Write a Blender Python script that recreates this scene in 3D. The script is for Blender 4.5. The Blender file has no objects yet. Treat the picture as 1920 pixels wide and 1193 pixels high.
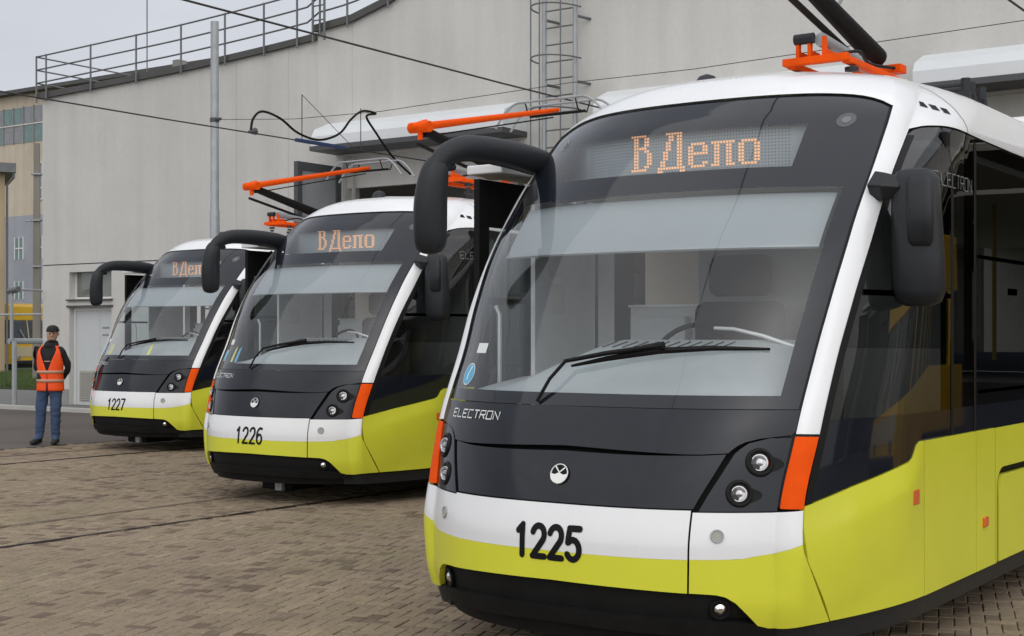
import bpy, bmesh, math, random
from mathutils import Vector, Matrix
random.seed(7)
R = math.radians
scene = bpy.context.scene
COL = scene.collection

# ------------------------------------------------------------------ camera, sky, sun, exposure
YAW = math.atan2(1840, 2648)            # tram axis lies this far right of the view axis
CAM_H = 1.62
cam_d = bpy.data.cameras.new('camera'); cam = bpy.data.objects.new('camera', cam_d); COL.objects.link(cam)
cam.location = (0, 0, CAM_H); cam.rotation_euler = (R(90), 0, YAW)
cam_d.sensor_width = 36; cam_d.lens = 36*2648/1920; cam_d.shift_y = 33.5/1920
cam_d.clip_start = .05; cam_d.clip_end = 2000
scene.camera = cam
SUN_EL, SUN_AZ = R(42), R(140)          # azimuth clockwise from +Y
w = bpy.data.worlds.new('World'); scene.world = w; w.use_nodes = True
nt = w.node_tree; nt.nodes.clear()
sky = nt.nodes.new('ShaderNodeTexSky'); sky.sky_type = 'NISHITA'; sky.sun_disc = False
sky.sun_elevation = SUN_EL; sky.sun_rotation = SUN_AZ; sky.dust_density = 6; sky.air_density = 1.4; sky.ozone_density = 1
hs = nt.nodes.new('ShaderNodeHueSaturation'); hs.inputs['Saturation'].default_value = .16
mx = nt.nodes.new('ShaderNodeMix'); mx.data_type = 'RGBA'; mx.inputs[0].default_value = .72
mx.inputs[7].default_value = (7.2, 7.5, 8.2, 1)      # even cloud layer
ct = nt.nodes.new('ShaderNodeTexCoord'); cm = nt.nodes.new('ShaderNodeMapping'); cm.inputs['Scale'].default_value = (1, 1, 2.6)
cn_ = nt.nodes.new('ShaderNodeTexNoise'); cn_.inputs['Scale'].default_value = 3.2; cn_.inputs['Detail'].default_value = 7; cn_.inputs['Roughness'].default_value = .55
cr_w = nt.nodes.new('ShaderNodeValToRGB'); cr_w.color_ramp.elements[0].position = .3; cr_w.color_ramp.elements[0].color = (.90, .91, .93, 1); cr_w.color_ramp.elements[1].position = .7; cr_w.color_ramp.elements[1].color = (1.06, 1.06, 1.05, 1)
cx_ = nt.nodes.new('ShaderNodeMix'); cx_.data_type = 'RGBA'; cx_.blend_type = 'MULTIPLY'; cx_.inputs[0].default_value = 1
nt.links.new(ct.outputs['Generated'], cm.inputs[0]); nt.links.new(cm.outputs[0], cn_.inputs['Vector']); nt.links.new(cn_.outputs[0], cr_w.inputs[0])
bg = nt.nodes.new('ShaderNodeBackground'); bg.inputs[1].default_value = .100
out = nt.nodes.new('ShaderNodeOutputWorld')
nt.links.new(sky.outputs[0], hs.inputs['Color']); nt.links.new(hs.outputs[0], mx.inputs[6])
nt.links.new(mx.outputs[2], cx_.inputs[6]); nt.links.new(cr_w.outputs[0], cx_.inputs[7]); nt.links.new(cx_.outputs[2], bg.inputs[0]); nt.links.new(bg.outputs[0], out.inputs[0])
sun_d = bpy.data.lights.new('sun', 'SUN'); sun_d.energy = 1.5; sun_d.angle = R(150); sun_d.color = (1, .97, .93)
sun = bpy.data.objects.new('sun', sun_d); COL.objects.link(sun)
sd = Vector((math.sin(SUN_AZ)*math.cos(SUN_EL), math.cos(SUN_AZ)*math.cos(SUN_EL), math.sin(SUN_EL)))
sun.rotation_euler = (-sd).to_track_quat('-Z', 'Y').to_euler()
vs = scene.view_settings
vs.view_transform = 'Standard'; vs.look = 'None'; vs.exposure = .12; vs.gamma = 1; vs.use_curve_mapping = False
scene.cycles.transparent_max_bounces = 24
scene.cycles.max_bounces = 10

# ------------------------------------------------------------------ materials
def mat_new(name):
    m = bpy.data.materials.new(name); m.use_nodes = True
    return m, m.node_tree, m.node_tree.nodes['Principled BSDF']
def plain(name, col, rough=.5, metal=0, coat=0, spec=.5, var=0, scale=8, bump=0, bscale=60, dirt=None, emit=None):
    m, t, b = mat_new(name)
    b.inputs['Base Color'].default_value = (*col, 1); b.inputs['Roughness'].default_value = rough
    b.inputs['Metallic'].default_value = metal; b.inputs['Coat Weight'].default_value = coat
    b.inputs['Coat Roughness'].default_value = .06; b.inputs['Specular IOR Level'].default_value = spec
    tc = t.nodes.new('ShaderNodeTexCoord')
    if var:
        n = t.nodes.new('ShaderNodeTexNoise'); n.inputs['Scale'].default_value = scale; n.inputs['Detail'].default_value = 6; n.inputs['Roughness'].default_value = .65
        r = t.nodes.new('ShaderNodeMapRange'); r.inputs[1].default_value = .3; r.inputs[2].default_value = .7; r.inputs[3].default_value = 1-var; r.inputs[4].default_value = 1+var*.5
        x = t.nodes.new('ShaderNodeMix'); x.data_type = 'RGBA'; x.blend_type = 'MULTIPLY'; x.inputs[0].default_value = 1
        x.inputs[6].default_value = (*col, 1)
        t.links.new(tc.outputs['Object'], n.inputs['Vector']); t.links.new(n.outputs[0], r.inputs[0]); t.links.new(r.outputs[0], x.inputs[7])
        t.links.new(x.outputs[2], b.inputs['Base Color'])
        rr = t.nodes.new('ShaderNodeMapRange'); rr.inputs[3].default_value = rough*.85; rr.inputs[4].default_value = min(1, rough*1.2)
        t.links.new(n.outputs[0], rr.inputs[0]); t.links.new(rr.outputs[0], b.inputs['Roughness'])
    if bump:
        n2 = t.nodes.new('ShaderNodeTexNoise'); n2.inputs['Scale'].default_value = bscale; n2.inputs['Detail'].default_value = 4
        bp = t.nodes.new('ShaderNodeBump'); bp.inputs['Strength'].default_value = bump; bp.inputs['Distance'].default_value = .01
        t.links.new(tc.outputs['Object'], n2.inputs['Vector']); t.links.new(n2.outputs[0], bp.inputs['Height']); t.links.new(bp.outputs[0], b.inputs['Normal'])
    if emit:
        b.inputs['Emission Color'].default_value = (*emit[0], 1); b.inputs['Emission Strength'].default_value = emit[1]
    return m
def glass(name, tint, ior=1.5, rough=0.0, wave=0.0):
    m = bpy.data.materials.new(name); m.use_nodes = True; t = m.node_tree; t.nodes.clear()
    o = t.nodes.new('ShaderNodeOutputMaterial'); mx = t.nodes.new('ShaderNodeMixShader')
    tr = t.nodes.new('ShaderNodeBsdfTransparent'); tr.inputs[0].default_value = (*tint, 1)
    gl = t.nodes.new('ShaderNodeBsdfGlossy'); gl.inputs['Roughness'].default_value = rough; gl.inputs[0].default_value = (1, 1, 1, 1)
    fr = t.nodes.new('ShaderNodeFresnel'); ge = t.nodes.new('ShaderNodeNewGeometry'); mi = t.nodes.new('ShaderNodeMix')   # thin sheet: same reflectance from both faces
    mi.inputs[2].default_value = ior; mi.inputs[3].default_value = 1/ior; t.links.new(ge.outputs['Backfacing'], mi.inputs[0]); t.links.new(mi.outputs[0], fr.inputs[0])
    t.links.new(fr.outputs[0], mx.inputs[0]); t.links.new(tr.outputs[0], mx.inputs[1]); t.links.new(gl.outputs[0], mx.inputs[2]); t.links.new(mx.outputs[0], o.inputs[0])
    if wave:
        tc = t.nodes.new('ShaderNodeTexCoord'); n = t.nodes.new('ShaderNodeTexNoise'); n.inputs['Scale'].default_value = 1.2; n.inputs['Detail'].default_value = 1
        bp = t.nodes.new('ShaderNodeBump'); bp.inputs['Strength'].default_value = wave; bp.inputs['Distance'].default_value = .02
        t.links.new(tc.outputs['Object'], n.inputs['Vector']); t.links.new(n.outputs[0], bp.inputs['Height'])
        t.links.new(bp.outputs[0], gl.inputs['Normal']); t.links.new(bp.outputs[0], fr.inputs['Normal'])
    return m
def plaster(name, col, streak=.08):
    m, t, b = mat_new(name)
    tc = t.nodes.new('ShaderNodeTexCoord')
    def noise(sc, det, mapscale=(1, 1, 1)):
        mp = t.nodes.new('ShaderNodeMapping'); mp.inputs['Scale'].default_value = mapscale
        n = t.nodes.new('ShaderNodeTexNoise'); n.inputs['Scale'].default_value = sc; n.inputs['Detail'].default_value = det; n.inputs['Roughness'].default_value = .6
        t.links.new(tc.outputs['Object'], mp.inputs[0]); t.links.new(mp.outputs[0], n.inputs['Vector']); return n
    def rng(n, lo, hi):
        r = t.nodes.new('ShaderNodeMapRange'); r.inputs[1].default_value = .32; r.inputs[2].default_value = .68; r.inputs[3].default_value = lo; r.inputs[4].default_value = hi
        t.links.new(n.outputs[0], r.inputs[0]); return r
    a = rng(noise(.35, 5), 1-streak, 1+streak*.5); s = rng(noise(1.0, 4, (2.2, 2.2, .12)), 1-streak*.7, 1+streak*.3); f = rng(noise(14, 4), .97, 1.02)
    m1 = t.nodes.new('ShaderNodeMath'); m1.operation = 'MULTIPLY'; t.links.new(a.outputs[0], m1.inputs[0]); t.links.new(s.outputs[0], m1.inputs[1])
    m2 = t.nodes.new('ShaderNodeMath'); m2.operation = 'MULTIPLY'; t.links.new(m1.outputs[0], m2.inputs[0]); t.links.new(f.outputs[0], m2.inputs[1])
    x = t.nodes.new('ShaderNodeMix'); x.data_type = 'RGBA'; x.blend_type = 'MULTIPLY'; x.inputs[0].default_value = 1; x.inputs[6].default_value = (*col, 1)
    t.links.new(m2.outputs[0], x.inputs[7]); t.links.new(x.outputs[2], b.inputs['Base Color']); b.inputs['Roughness'].default_value = .9
    n2 = noise(55, 5); bp = t.nodes.new('ShaderNodeBump'); bp.inputs['Strength'].default_value = .35; bp.inputs['Distance'].default_value = .008
    t.links.new(n2.outputs[0], bp.inputs['Height']); t.links.new(bp.outputs[0], b.inputs['Normal'])
    return m
def paver_mat():
    m, t, b = mat_new('paver_concrete')
    g = t.nodes.new('ShaderNodeNewGeometry'); oi = t.nodes.new('ShaderNodeObjectInfo')
    ad = t.nodes.new('ShaderNodeMath'); ad.operation = 'ADD'; t.links.new(g.outputs['Random Per Island'], ad.inputs[0]); t.links.new(oi.outputs['Random'], ad.inputs[1])
    fr = t.nodes.new('ShaderNodeMath'); fr.operation = 'FRACT'; t.links.new(ad.outputs[0], fr.inputs[0])
    n = t.nodes.new('ShaderNodeTexNoise'); n.inputs['Scale'].default_value = 1.1; n.inputs['Detail'].default_value = 5; t.links.new(g.outputs['Position'], n.inputs['Vector'])
    cr = t.nodes.new('ShaderNodeValToRGB'); e = cr.color_ramp.elements
    e[0].position = 0; e[0].color = (.150, .106, .076, 1); e[1].position = 1; e[1].color = (.318, .246, .166, 1)
    for p, c in ((.10, (.190, .140, .100, 1)), (.16, (.245, .189, .130, 1)), (.5, (.276, .215, .146, 1)), (.75, (.268, .206, .146, 1))):
        k = cr.color_ramp.elements.new(p); k.color = c
    mr = t.nodes.new('ShaderNodeMapRange'); mr.inputs[1].default_value = .38; mr.inputs[2].default_value = .62; mr.inputs[3].default_value = -.13; mr.inputs[4].default_value = .14
    t.links.new(n.outputs[0], mr.inputs[0])
    a2 = t.nodes.new('ShaderNodeMath'); a2.operation = 'ADD'; t.links.new(fr.outputs[0], a2.inputs[0]); t.links.new(mr.outputs[0], a2.inputs[1]); t.links.new(a2.outputs[0], cr.inputs[0])
    n3 = t.nodes.new('ShaderNodeTexNoise'); n3.inputs['Scale'].default_value = 45; n3.inputs['Detail'].default_value = 5; t.links.new(g.outputs['Position'], n3.inputs['Vector'])
    r3 = t.nodes.new('ShaderNodeMapRange'); r3.inputs[1].default_value = .3; r3.inputs[2].default_value = .7; r3.inputs[3].default_value = .78; r3.inputs[4].default_value = 1.14; t.links.new(n3.outputs[0], r3.inputs[0])
    x = t.nodes.new('ShaderNodeMix'); x.data_type = 'RGBA'; x.blend_type = 'MULTIPLY'; x.inputs[0].default_value = 1
    n4 = t.nodes.new('ShaderNodeTexNoise'); n4.inputs['Scale'].default_value = .45; n4.inputs['Detail'].default_value = 7; n4.inputs['Roughness'].default_value = .7; t.links.new(g.outputs['Position'], n4.inputs['Vector'])
    r4 = t.nodes.new('ShaderNodeMapRange'); r4.inputs[1].default_value = .35; r4.inputs[2].default_value = .6; r4.inputs[3].default_value = .80; r4.inputs[4].default_value = .99; t.links.new(n4.outputs[0], r4.inputs[0])
    mm = t.nodes.new('ShaderNodeMath'); mm.operation = 'MULTIPLY'; t.links.new(r3.outputs[0], mm.inputs[0]); t.links.new(r4.outputs[0], mm.inputs[1])
    n5 = t.nodes.new('ShaderNodeTexNoise'); n5.inputs['Scale'].default_value = .8; n5.inputs['Detail'].default_value = 6; t.links.new(g.outputs['Position'], n5.inputs['Vector'])
    r5 = t.nodes.new('ShaderNodeMapRange'); r5.inputs[1].default_value = .52; r5.inputs[2].default_value = .68; r5.inputs[3].default_value = 0; r5.inputs[4].default_value = .35; t.links.new(n5.outputs[0], r5.inputs[0])
    ms = t.nodes.new('ShaderNodeMix'); ms.data_type = 'RGBA'; ms.inputs[7].default_value = (.235, .205, .105, 1); t.links.new(r5.outputs[0], ms.inputs[0]); t.links.new(cr.outputs[0], ms.inputs[6])
    t.links.new(ms.outputs[2], x.inputs[6]); t.links.new(mm.outputs[0], x.inputs[7]); t.links.new(x.outputs[2], b.inputs['Base Color'])
    b.inputs['Roughness'].default_value = .85; b.inputs['Specular IOR Level'].default_value = .3
    bp = t.nodes.new('ShaderNodeBump'); bp.inputs['Strength'].default_value = .4; bp.inputs['Distance'].default_value = .006
    t.links.new(n3.outputs[0], bp.inputs['Height']); t.links.new(bp.outputs[0], b.inputs['Normal'])
    return m
M = dict(
    white=plain('white_paint', (.78, .785, .79), .28, coat=.6, var=.03, scale=2.5),
    yellow=plain('lime_yellow_paint', (.66, .665, .045), .30, coat=.22, spec=.4, var=.05, scale=2.0),
    orange=plain('orange_paint', (.84, .088, .004), .45, coat=0, spec=.06, var=.12, scale=6),
    black=plain('black_gloss', (.010, .012, .018), .05, coat=0, spec=.46),
    hood=plain('black_hood_paint', (.010, .012, .018), .11, coat=0, spec=.36, var=.25, scale=5),
    blackm=plain('matte_black', (.010, .010, .010), .6, var=.3, spec=.15),
    plastic=plain('dark_grey_plastic', (.016, .018, .021), .42, spec=.35, bump=.08, bscale=300, var=.15, scale=20),
    rubber=plain('black_rubber', (.007, .007, .007), .5, spec=.2),
    chrome=plain('chrome', (.75, .75, .76), .12, metal=1),
    silver=plain('silver_trim', (.75, .75, .72), .3, metal=.3),
    decal=plain('black_decal', (.008, .008, .009), .5, spec=.15),
    wglass=glass('windscreen_glass', (.90, .93, .94), 1.58, .005),
    sglass=glass('tinted_side_glass', (.23, .235, .225), 1.62, .004, .05),
    lglass=glass('clear_side_glass', (.86, .88, .87), 1.5, .004),
    lens=glass('lens_glass', (.9, .9, .9), 1.5),
    amber=plain('amber_lens', (.75, .12, .008), .15, coat=1),
    dash=plain('light_grey_dash', (.36, .385, .39), .6, var=.08, scale=6),
    inwall=plain('interior_panel', (.80, .82, .82), .55, var=.05),
    infloor=plain('interior_floor', (.32, .32, .33), .7, var=.1),
    seat=plain('dark_seat_fabric', (.025, .028, .034), .9, bump=.3, bscale=120),
    beigep=plain('beige_view_panel', (.66, .61, .52), .7, var=.06, scale=3),
    pseat=plain('blue_seat_fabric', (.05, .08, .14), .8, var=.2, scale=20),
    blind=plain('roller_blind', (.32, .345, .355), .8, var=.04),
    panel=plain('sign_panel', (.34, .37, .39), .5),
    led=plain('led_dot', (.6, .3, .12), .5, emit=((1, .45, .19), .80)),
    lampgl=plain('smoked_lamp_lens', (.07, .075, .08), .15),
    ledoff=plain('led_unlit', (.14, .15, .15), .4),
    redst=plain('red_sticker', (.55, .03, .03), .5), dimlet=plain('grey_lettering', (.22, .23, .23), .5),
    sticker=plain('blue_sticker', (.05, .38, .62), .4), paper=plain('white_sticker', (.72, .74, .72), .5),
    yel_sticker=plain('yellow_sticker', (.75, .68, .10), .5),
    rail_y=plain('yellow_grab_rail', (.6, .42, .03), .35),
    steel=plain('galvanised_steel', (.36, .38, .39), .5, metal=.35, var=.15, scale=6),
    steeld=plain('weathered_steel_tube', (.16, .165, .17), .6, metal=.3, var=.2, scale=5),
    raildust=plain('dusty_rail', (.17, .13, .095), .8, var=.3, scale=4),
    railsteel=plain('worn_rail_steel', (.040, .028, .022), .5, metal=.5, var=.3, scale=4),
    wire=plain('copper_wire', (.035, .03, .028), .6),
    blue=plain('blue_insulator', (.02, .045, .12), .4),
    wall=plaster('grey_plaster', (.565, .553, .522), .09),
    wall2=plaster('beige_plaster', (.55, .47, .37), .16), wall3=plaster('blue_grey_plaster', (.33, .34, .38), .12), ochre=plaster('ochre_plaster', (.45, .35, .22), .16),
    joint=plaster('joint_filler', (.48, .47, .44), .07),
    plinth=plaster('grey_plinth', (.30, .295, .28), .12),
    flash=plain('dark_roof_flashing', (.075, .073, .07), .6, var=.25, scale=2),
    canopy=plain('white_canopy_sheet', (.66, .68, .69), .45, var=.05, scale=1.5),
    gatep=plain('grey_gate_panel', (.24, .25, .255), .5, var=.1, scale=3),
    gatef=plain('dark_gate_frame', (.06, .062, .065), .5),
    doorp=plain('pale_grey_door', (.52, .54, .54), .5, var=.04), louvre=plain('louvre_slat', (.36, .35, .31), .6),
    hall=plain('dark_hall', (.26, .24, .21), .9, var=.2),
    wpane=glass('building_window_glass', (.30, .36, .36), 1.7, .01), wframe=plain('white_window_frame', (.62, .62, .6), .5),
    teal=plain('tinted_facade_pane', (.16, .24, .235), .2, var=.2, scale=2), greyp=plain('grey_facade_pane', (.24, .245, .26), .25, var=.2, scale=2),
    concrete=plaster('weathered_concrete', (.24, .22, .185), .2), kerb=plaster('kerb_concrete', (.42, .41, .385), .12),
    asphalt=plain('asphalt', (.098, .080, .070), .9, var=.35, scale=.5, bump=.3, bscale=90),
    path=plain('path_asphalt', (.15, .145, .14), .9, var=.15, scale=2), bed=plain('joint_sand', (.055, .042, .030), .95, var=.3, scale=3),
    soil=plain('ground_soil', (.11, .10, .08), .95, var=.3, scale=.2), turf=plain('turf_soil', (.045, .065, .02), .95, var=.3, scale=1),
    grass=plain('grass_blades', (.075, .115, .028), .8),
    paver=paver_mat(), tyel=plain('old_tram_yellow', (.72, .43, .015), .35, coat=.3, var=.08), tcream=plain('old_tram_cream', (.55, .46, .30), .45, var=.1), tdark=plain('old_tram_dark', (.02, .02, .022), .3),
    skin=plain('skin', (.46, .27, .19), .55), jeans=plain('blue_denim', (.045, .075, .15), .9, var=.35, scale=9, bump=.3, bscale=25), hoodie=plain('black_hoodie', (.012, .012, .013), .9, bump=.3, bscale=20),
    vest=plain('orange_hi_vis', (.95, .085, .004), .65, bump=.25, bscale=18, var=.12, scale=8), reflect=plain('reflective_tape', (.46, .26, .17), .5), hair=plain('dark_hair', (.010, .009, .009), .8), shoe=plain('dark_shoes', (.018, .017, .017), .6),
)

# ------------------------------------------------------------------ mesh helpers
class MB:
    def __init__(s): s.v = []; s.f = []; s.n = {}; s.mi = []
    def add(s, vs, fs):
        o = len(s.v); s.v += [tuple(x) for x in vs]; s.f += [tuple(i+o for i in f) for f in fs]; return o
    def box(s, a, b, m=None):
        (x0, y0, z0), (x1, y1, z1) = a, b
        vs = [(x0,y0,z0),(x1,y0,z0),(x1,y1,z0),(x0,y1,z0),(x0,y0,z1),(x1,y0,z1),(x1,y1,z1),(x0,y1,z1)]
        if m: vs = [m @ Vector(v) for v in vs]
        s.add(vs, [(0,3,2,1),(4,5,6,7),(0,1,5,4),(1,2,6,5),(2,3,7,6),(3,0,4,7)]); return s
    def tube(s, pts, r, n=8, cap=True, sq=(1, 1)):
        pts = [Vector(p) for p in pts]; rs = r if isinstance(r, (list, tuple)) else [r]*len(pts)
        base = len(s.v); up = None; k = len(pts)
        for i, p in enumerate(pts):
            t = (pts[min(i+1, k-1)]-pts[max(i-1, 0)]).normalized()
            if up is None: up = Vector((0, 0, 1)) if abs(t.z) < .9 else Vector((1, 0, 0))
            a = t.cross(up).normalized(); b = a.cross(t).normalized(); up = b
            for j in range(n):
                q = 2*math.pi*j/n; s.v.append(tuple(p+(a*math.cos(q)*sq[0]+b*math.sin(q)*sq[1])*rs[i]))
        for i in range(k-1):
            for j in range(n):
                s.f.append((base+i*n+j, base+i*n+(j+1) % n, base+(i+1)*n+(j+1) % n, base+(i+1)*n+j))
        if cap: s.f.append(tuple(base+j for j in range(n))[::-1]); s.f.append(tuple(base+(k-1)*n+j for j in range(n)))
        return s
    def disc(s, c, nrm, r, n=20, d=.004):
        nrm = Vector(nrm).normalized(); c = Vector(c); return s.tube([c, c+nrm*d], r, n)
    def ring(s, c, nrm, r, rr, n=24, m=6):
        nrm = Vector(nrm).normalized(); c = Vector(c); a = nrm.orthogonal().normalized(); b = nrm.cross(a); o = len(s.v)
        for i in range(n):
            q = 2*math.pi*i/n; d = a*math.cos(q)+b*math.sin(q)
            for j in range(m):
                p = 2*math.pi*j/m; s.v.append(tuple(c+d*(r+rr*math.cos(p))+nrm*rr*math.sin(p)))
        for i in range(n):
            for j in range(m):
                s.f.append((o+i*m+j, o+((i+1) % n)*m+j, o+((i+1) % n)*m+(j+1) % m, o+i*m+(j+1) % m))
        return s
    def build(s, name, mat, parent=None, smooth=False, ang=35, bevel=0):
        me = bpy.data.meshes.new(name); me.from_pydata(s.v, [], s.f); me.materials.append(M[mat] if isinstance(mat, str) else mat)
        if bevel:
            bm = bmesh.new(); bm.from_mesh(me)
            bmesh.ops.recalc_face_normals(bm, faces=bm.faces)
            ed = [e for e in bm.edges if len(e.link_faces) == 2 and e.calc_face_angle(0) > .6]
            bmesh.ops.bevel(bm, geom=ed, offset=bevel, segments=2, profile=.5, affect='EDGES', clamp_overlap=True); bm.to_mesh(me); bm.free()
        me.update()
        if smooth:
            me.polygons.foreach_set('use_smooth', [True]*len(me.polygons))
            if s.n:
                me.normals_split_custom_set_from_vertices([s.n.get(i, (0, 0, 0)) for i in range(len(me.vertices))])
            elif ang: me.set_sharp_from_angle(angle=R(ang))
        o = bpy.data.objects.new(name, me); COL.objects.link(o)
        if parent: o.parent = parent
        return o
def empty(name, loc, rz=0, parent=None):
    o = bpy.data.objects.new(name, None); COL.objects.link(o); o.location = loc; o.rotation_euler = (0, 0, rz); o.empty_display_size = .3
    if parent: o.parent = parent
    return o
def tag(o, label=None, cat=None, group=None, kind=None):
    for k, v in (('label', label), ('category', cat), ('group', group), ('kind', kind)):
        if v: o[k] = v
    return o
def copy_tree(o, parent=None):
    c = o.copy(); COL.objects.link(c); c.parent = parent
    for ch in list(o.children): copy_tree(ch, c)
    return c
def spl(pts, n=6):
    P_ = [Vector(p) for p in pts]; out_ = []
    for i in range(len(P_)-1):
        p0, p1, p2, p3 = P_[max(i-1, 0)], P_[i], P_[i+1], P_[min(i+2, len(P_)-1)]
        for k in range(n):
            t = k/n; out_.append(.5*((2*p1)+(p2-p0)*t+(2*p0-5*p1+4*p2-p3)*t*t+(3*p1-p0-3*p2+p3)*t**3))
    return out_+[P_[-1]]
def splr(rs, n=6): return [v.x for v in spl([(r, 0, 0) for r in rs], n)]
def bx(name, a, b, mat, parent=None, bevel=0): return MB().box(a, b).build(name, mat, parent, bevel=bevel)
def itp(z, L, lin=False):
    if z <= L[0][0]: return L[0][1]
    for i in range(len(L)-1):
        if z <= L[i+1][0]:
            x0, y0 = L[i]; x1, y1 = L[i+1]; h = x1-x0; t = (z-x0)/h
            if lin: return y0+(y1-y0)*t
            def sl(k):
                if k <= 0: return (L[1][1]-L[0][1])/(L[1][0]-L[0][0])
                if k >= len(L)-1: return (L[-1][1]-L[-2][1])/(L[-1][0]-L[-2][0])
                a = (L[k][1]-L[k-1][1])/(L[k][0]-L[k-1][0]); b = (L[k+1][1]-L[k][1])/(L[k+1][0]-L[k][0])
                return 0. if a*b <= 0 else 2*a*b/(a+b)
            m0 = sl(i)*h; m1 = sl(i+1)*h
            return (2*t**3-3*t*t+1)*y0+(t**3-2*t*t+t)*m0+(-2*t**3+3*t*t)*y1+(t**3-t*t)*m1
    return L[-1][1]

# ------------------------------------------------------------------ setting: ground, paving, tracks
POSE = [(-3.604, 5.47, 0.0), (-9.86, 9.71, -.006), (-15.90, 13.09, -.006)]
WALL_Y = 20.4
PAVE_X0 = -17.5
def sheet(name, x0, y0, x1, y1, z, mat, kind='structure'):
    o = MB().add([(x0,y0,z),(x1,y0,z),(x1,y1,z),(x0,y1,z)], [(0,1,2,3)])
    m = MB(); m.add([(x0,y0,z),(x1,y0,z),(x1,y1,z),(x0,y1,z)], [(0,1,2,3)])
    return tag(m.build(name, mat), kind=kind)
sheet('ground', -400, -400, 400, 400, -.09, 'soil')
sheet('road', -120, -60, PAVE_X0, 19.3, -.004, 'asphalt')
yard = sheet('paved_yard', PAVE_X0, -12, 12, WALL_Y+30, -.022, 'bed')
kerb_e = tag(bx('kerb', (PAVE_X0-14, 19.3, -.08), (PAVE_X0-.6, 19.42, .09), 'kerb', bevel=.015), kind='structure')
tag(bx('pavement', (-120, 19.424, -.08), (PAVE_X0-.6, 25.2, .075), 'path'), kind='structure')
tag(bx('kerb', (-120, 19.3, -.08), (PAVE_X0-14.004, 19.42, .09), 'kerb', bevel=.015), kind='structure')
def proj(x, y, z):
    c, s = math.cos(YAW), math.sin(YAW); r = x*c+y*s; f = -x*s+y*c
    return (960+2648*r/f, 630-2648*(z-CAM_H)/f, f)
def paver_mesh(mb, cx, cy, horiz, dz, jit):
    a, b = (.0828, .0402) if horiz else (.0402, .0828); c = .005
    ca, sa = math.cos(jit), math.sin(jit)
    def p(x, y, z): return (cx+x*ca-y*sa, cy+x*sa+y*ca, z)
    v = [p(-a,-b,-.05),p(a,-b,-.05),p(a,b,-.05),p(-a,b,-.05), p(-a,-b,dz-.005),p(a,-b,dz-.005),p(a,b,dz-.005),p(-a,b,dz-.005), p(-a+c,-b+c,dz),p(a-c,-b+c,dz),p(a-c,b-c,dz),p(-a+c,b-c,dz)]
    f = [(8,9,10,11)]
    for i in range(4):
        j = (i+1) % 4; f += [(i, j, 4+j, 4+i), (4+i, 4+j, 8+j, 8+i)]
    mb.add(v, f)
spots = []
# herringbone: laid on a 0.1 m lattice turned with the yard
ROT = R(18)
cr_, sr_ = math.cos(ROT), math.sin(ROT)
for i in range(-320, 170):
    for j in range(-60, 340):
        k = (i-j) % 4
        if k == 0: lx, ly, hz = i+1, j+.5, True
        elif k == 3: lx, ly, hz = i+.5, j+1, False
        else: continue
        lx *= .085; ly *= .085
        x = lx*cr_-ly*sr_; y = lx*sr_+ly*cr_
        if not (PAVE_X0+.1 < x < 6.0 and 1.2 < y < WALL_Y-.2): continue
        spots.append((x, y, hz))
near = []; rest = []
for (x, y, hz) in spots:
    c, s = math.cos(YAW), math.sin(YAW)
    f = -x*s+y*c
    if f < 2: continue
    px, py, f = proj(x, y, 0)
    if px < -500 or px > 4500 or py > 2200: continue
    vis = 10 < px < 1910 and 700 < py < 1188 and (px < 815 or (px > 1680 and py > 1150-(px-1680)*.35))
    (near if vis else rest).append((py, x, y, hz))
near.sort(reverse=True)
rest += near[300:]; near = near[:300]
mbs = MB()
for (py, x, y, hz) in rest: paver_mesh(mbs, x, y, hz, random.uniform(-.003, .003), ROT+random.uniform(-.02, .02))
tag(mbs.build('paver', 'paver', yard), kind='stuff')
_tmp = {}
for hz in (True, False):
    mb = MB(); paver_mesh(mb, 0, 0, hz, 0, 0); me = bpy.data.meshes.new('paver'); me.from_pydata(mb.v, [], mb.f); me.materials.append(M['paver']); _tmp[hz] = me
for (py, x, y, hz) in near:
    o = bpy.data.objects.new('paver', _tmp[hz]); COL.objects.link(o); o.parent = yard
    o.location = (x, y, random.uniform(-.003, .003)); o.rotation_euler = (0, 0, ROT+random.uniform(-.02, .02))
for (tx, ty, tz) in POSE:
    tr = tag(empty('tram_track', (tx, 0, 0)), kind='structure')
    for sx in (-.5, .5):
        m = MB(); m.box((sx-.036, -12, -.06), (sx-.010, WALL_Y+25, .006)); m.box((sx+.014, -12, -.06), (sx+.030, WALL_Y+25, .004)); m.box((sx-.010, -12, -.06), (sx+.014, WALL_Y+25, -.03))
        m.build('rail', 'railsteel' if sx > 0 else 'raildust', tr)

# ------------------------------------------------------------------ trams
YA=[(.2,.46),(.45,.40),(.65,.40),(.84,.43),(1.167,.53),(1.543,.735),(1.797,.867),(2.11,1.064),(2.415,1.327),(2.70,1.60),(2.815,1.72),(2.93,1.88),(3.02,2.06),(3.08,2.28),(3.11,2.6)]
WA=[(.2,.93),(.45,.965),(.84,.97),(1.167,1.0),(1.543,1.015),(1.797,1.035),(2.11,1.05),(2.415,1.05),(2.70,1.035),(2.815,1.02),(2.93,.98),(3.02,.90),(3.08,.78),(3.11,.6)]
YB=[(.2,.52),(.45,.46),(.65,.45),(.846,.48),(1.166,.60),(1.511,.78),(1.797,.94),(2.113,1.17),(2.463,1.46),(2.70,1.75),(2.815,1.90),(2.93,2.10),(3.02,2.3),(3.08,2.5),(3.11,2.8)]
WB=[(.2,1.03),(.45,1.06),(.65,1.068),(.846,1.06),(1.166,1.08),(1.511,1.09),(1.797,1.11),(2.113,1.12),(2.463,1.12),(2.70,1.10),(2.815,1.085),(2.93,1.04),(3.02,.95),(3.08,.82),(3.11,.62)]
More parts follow.
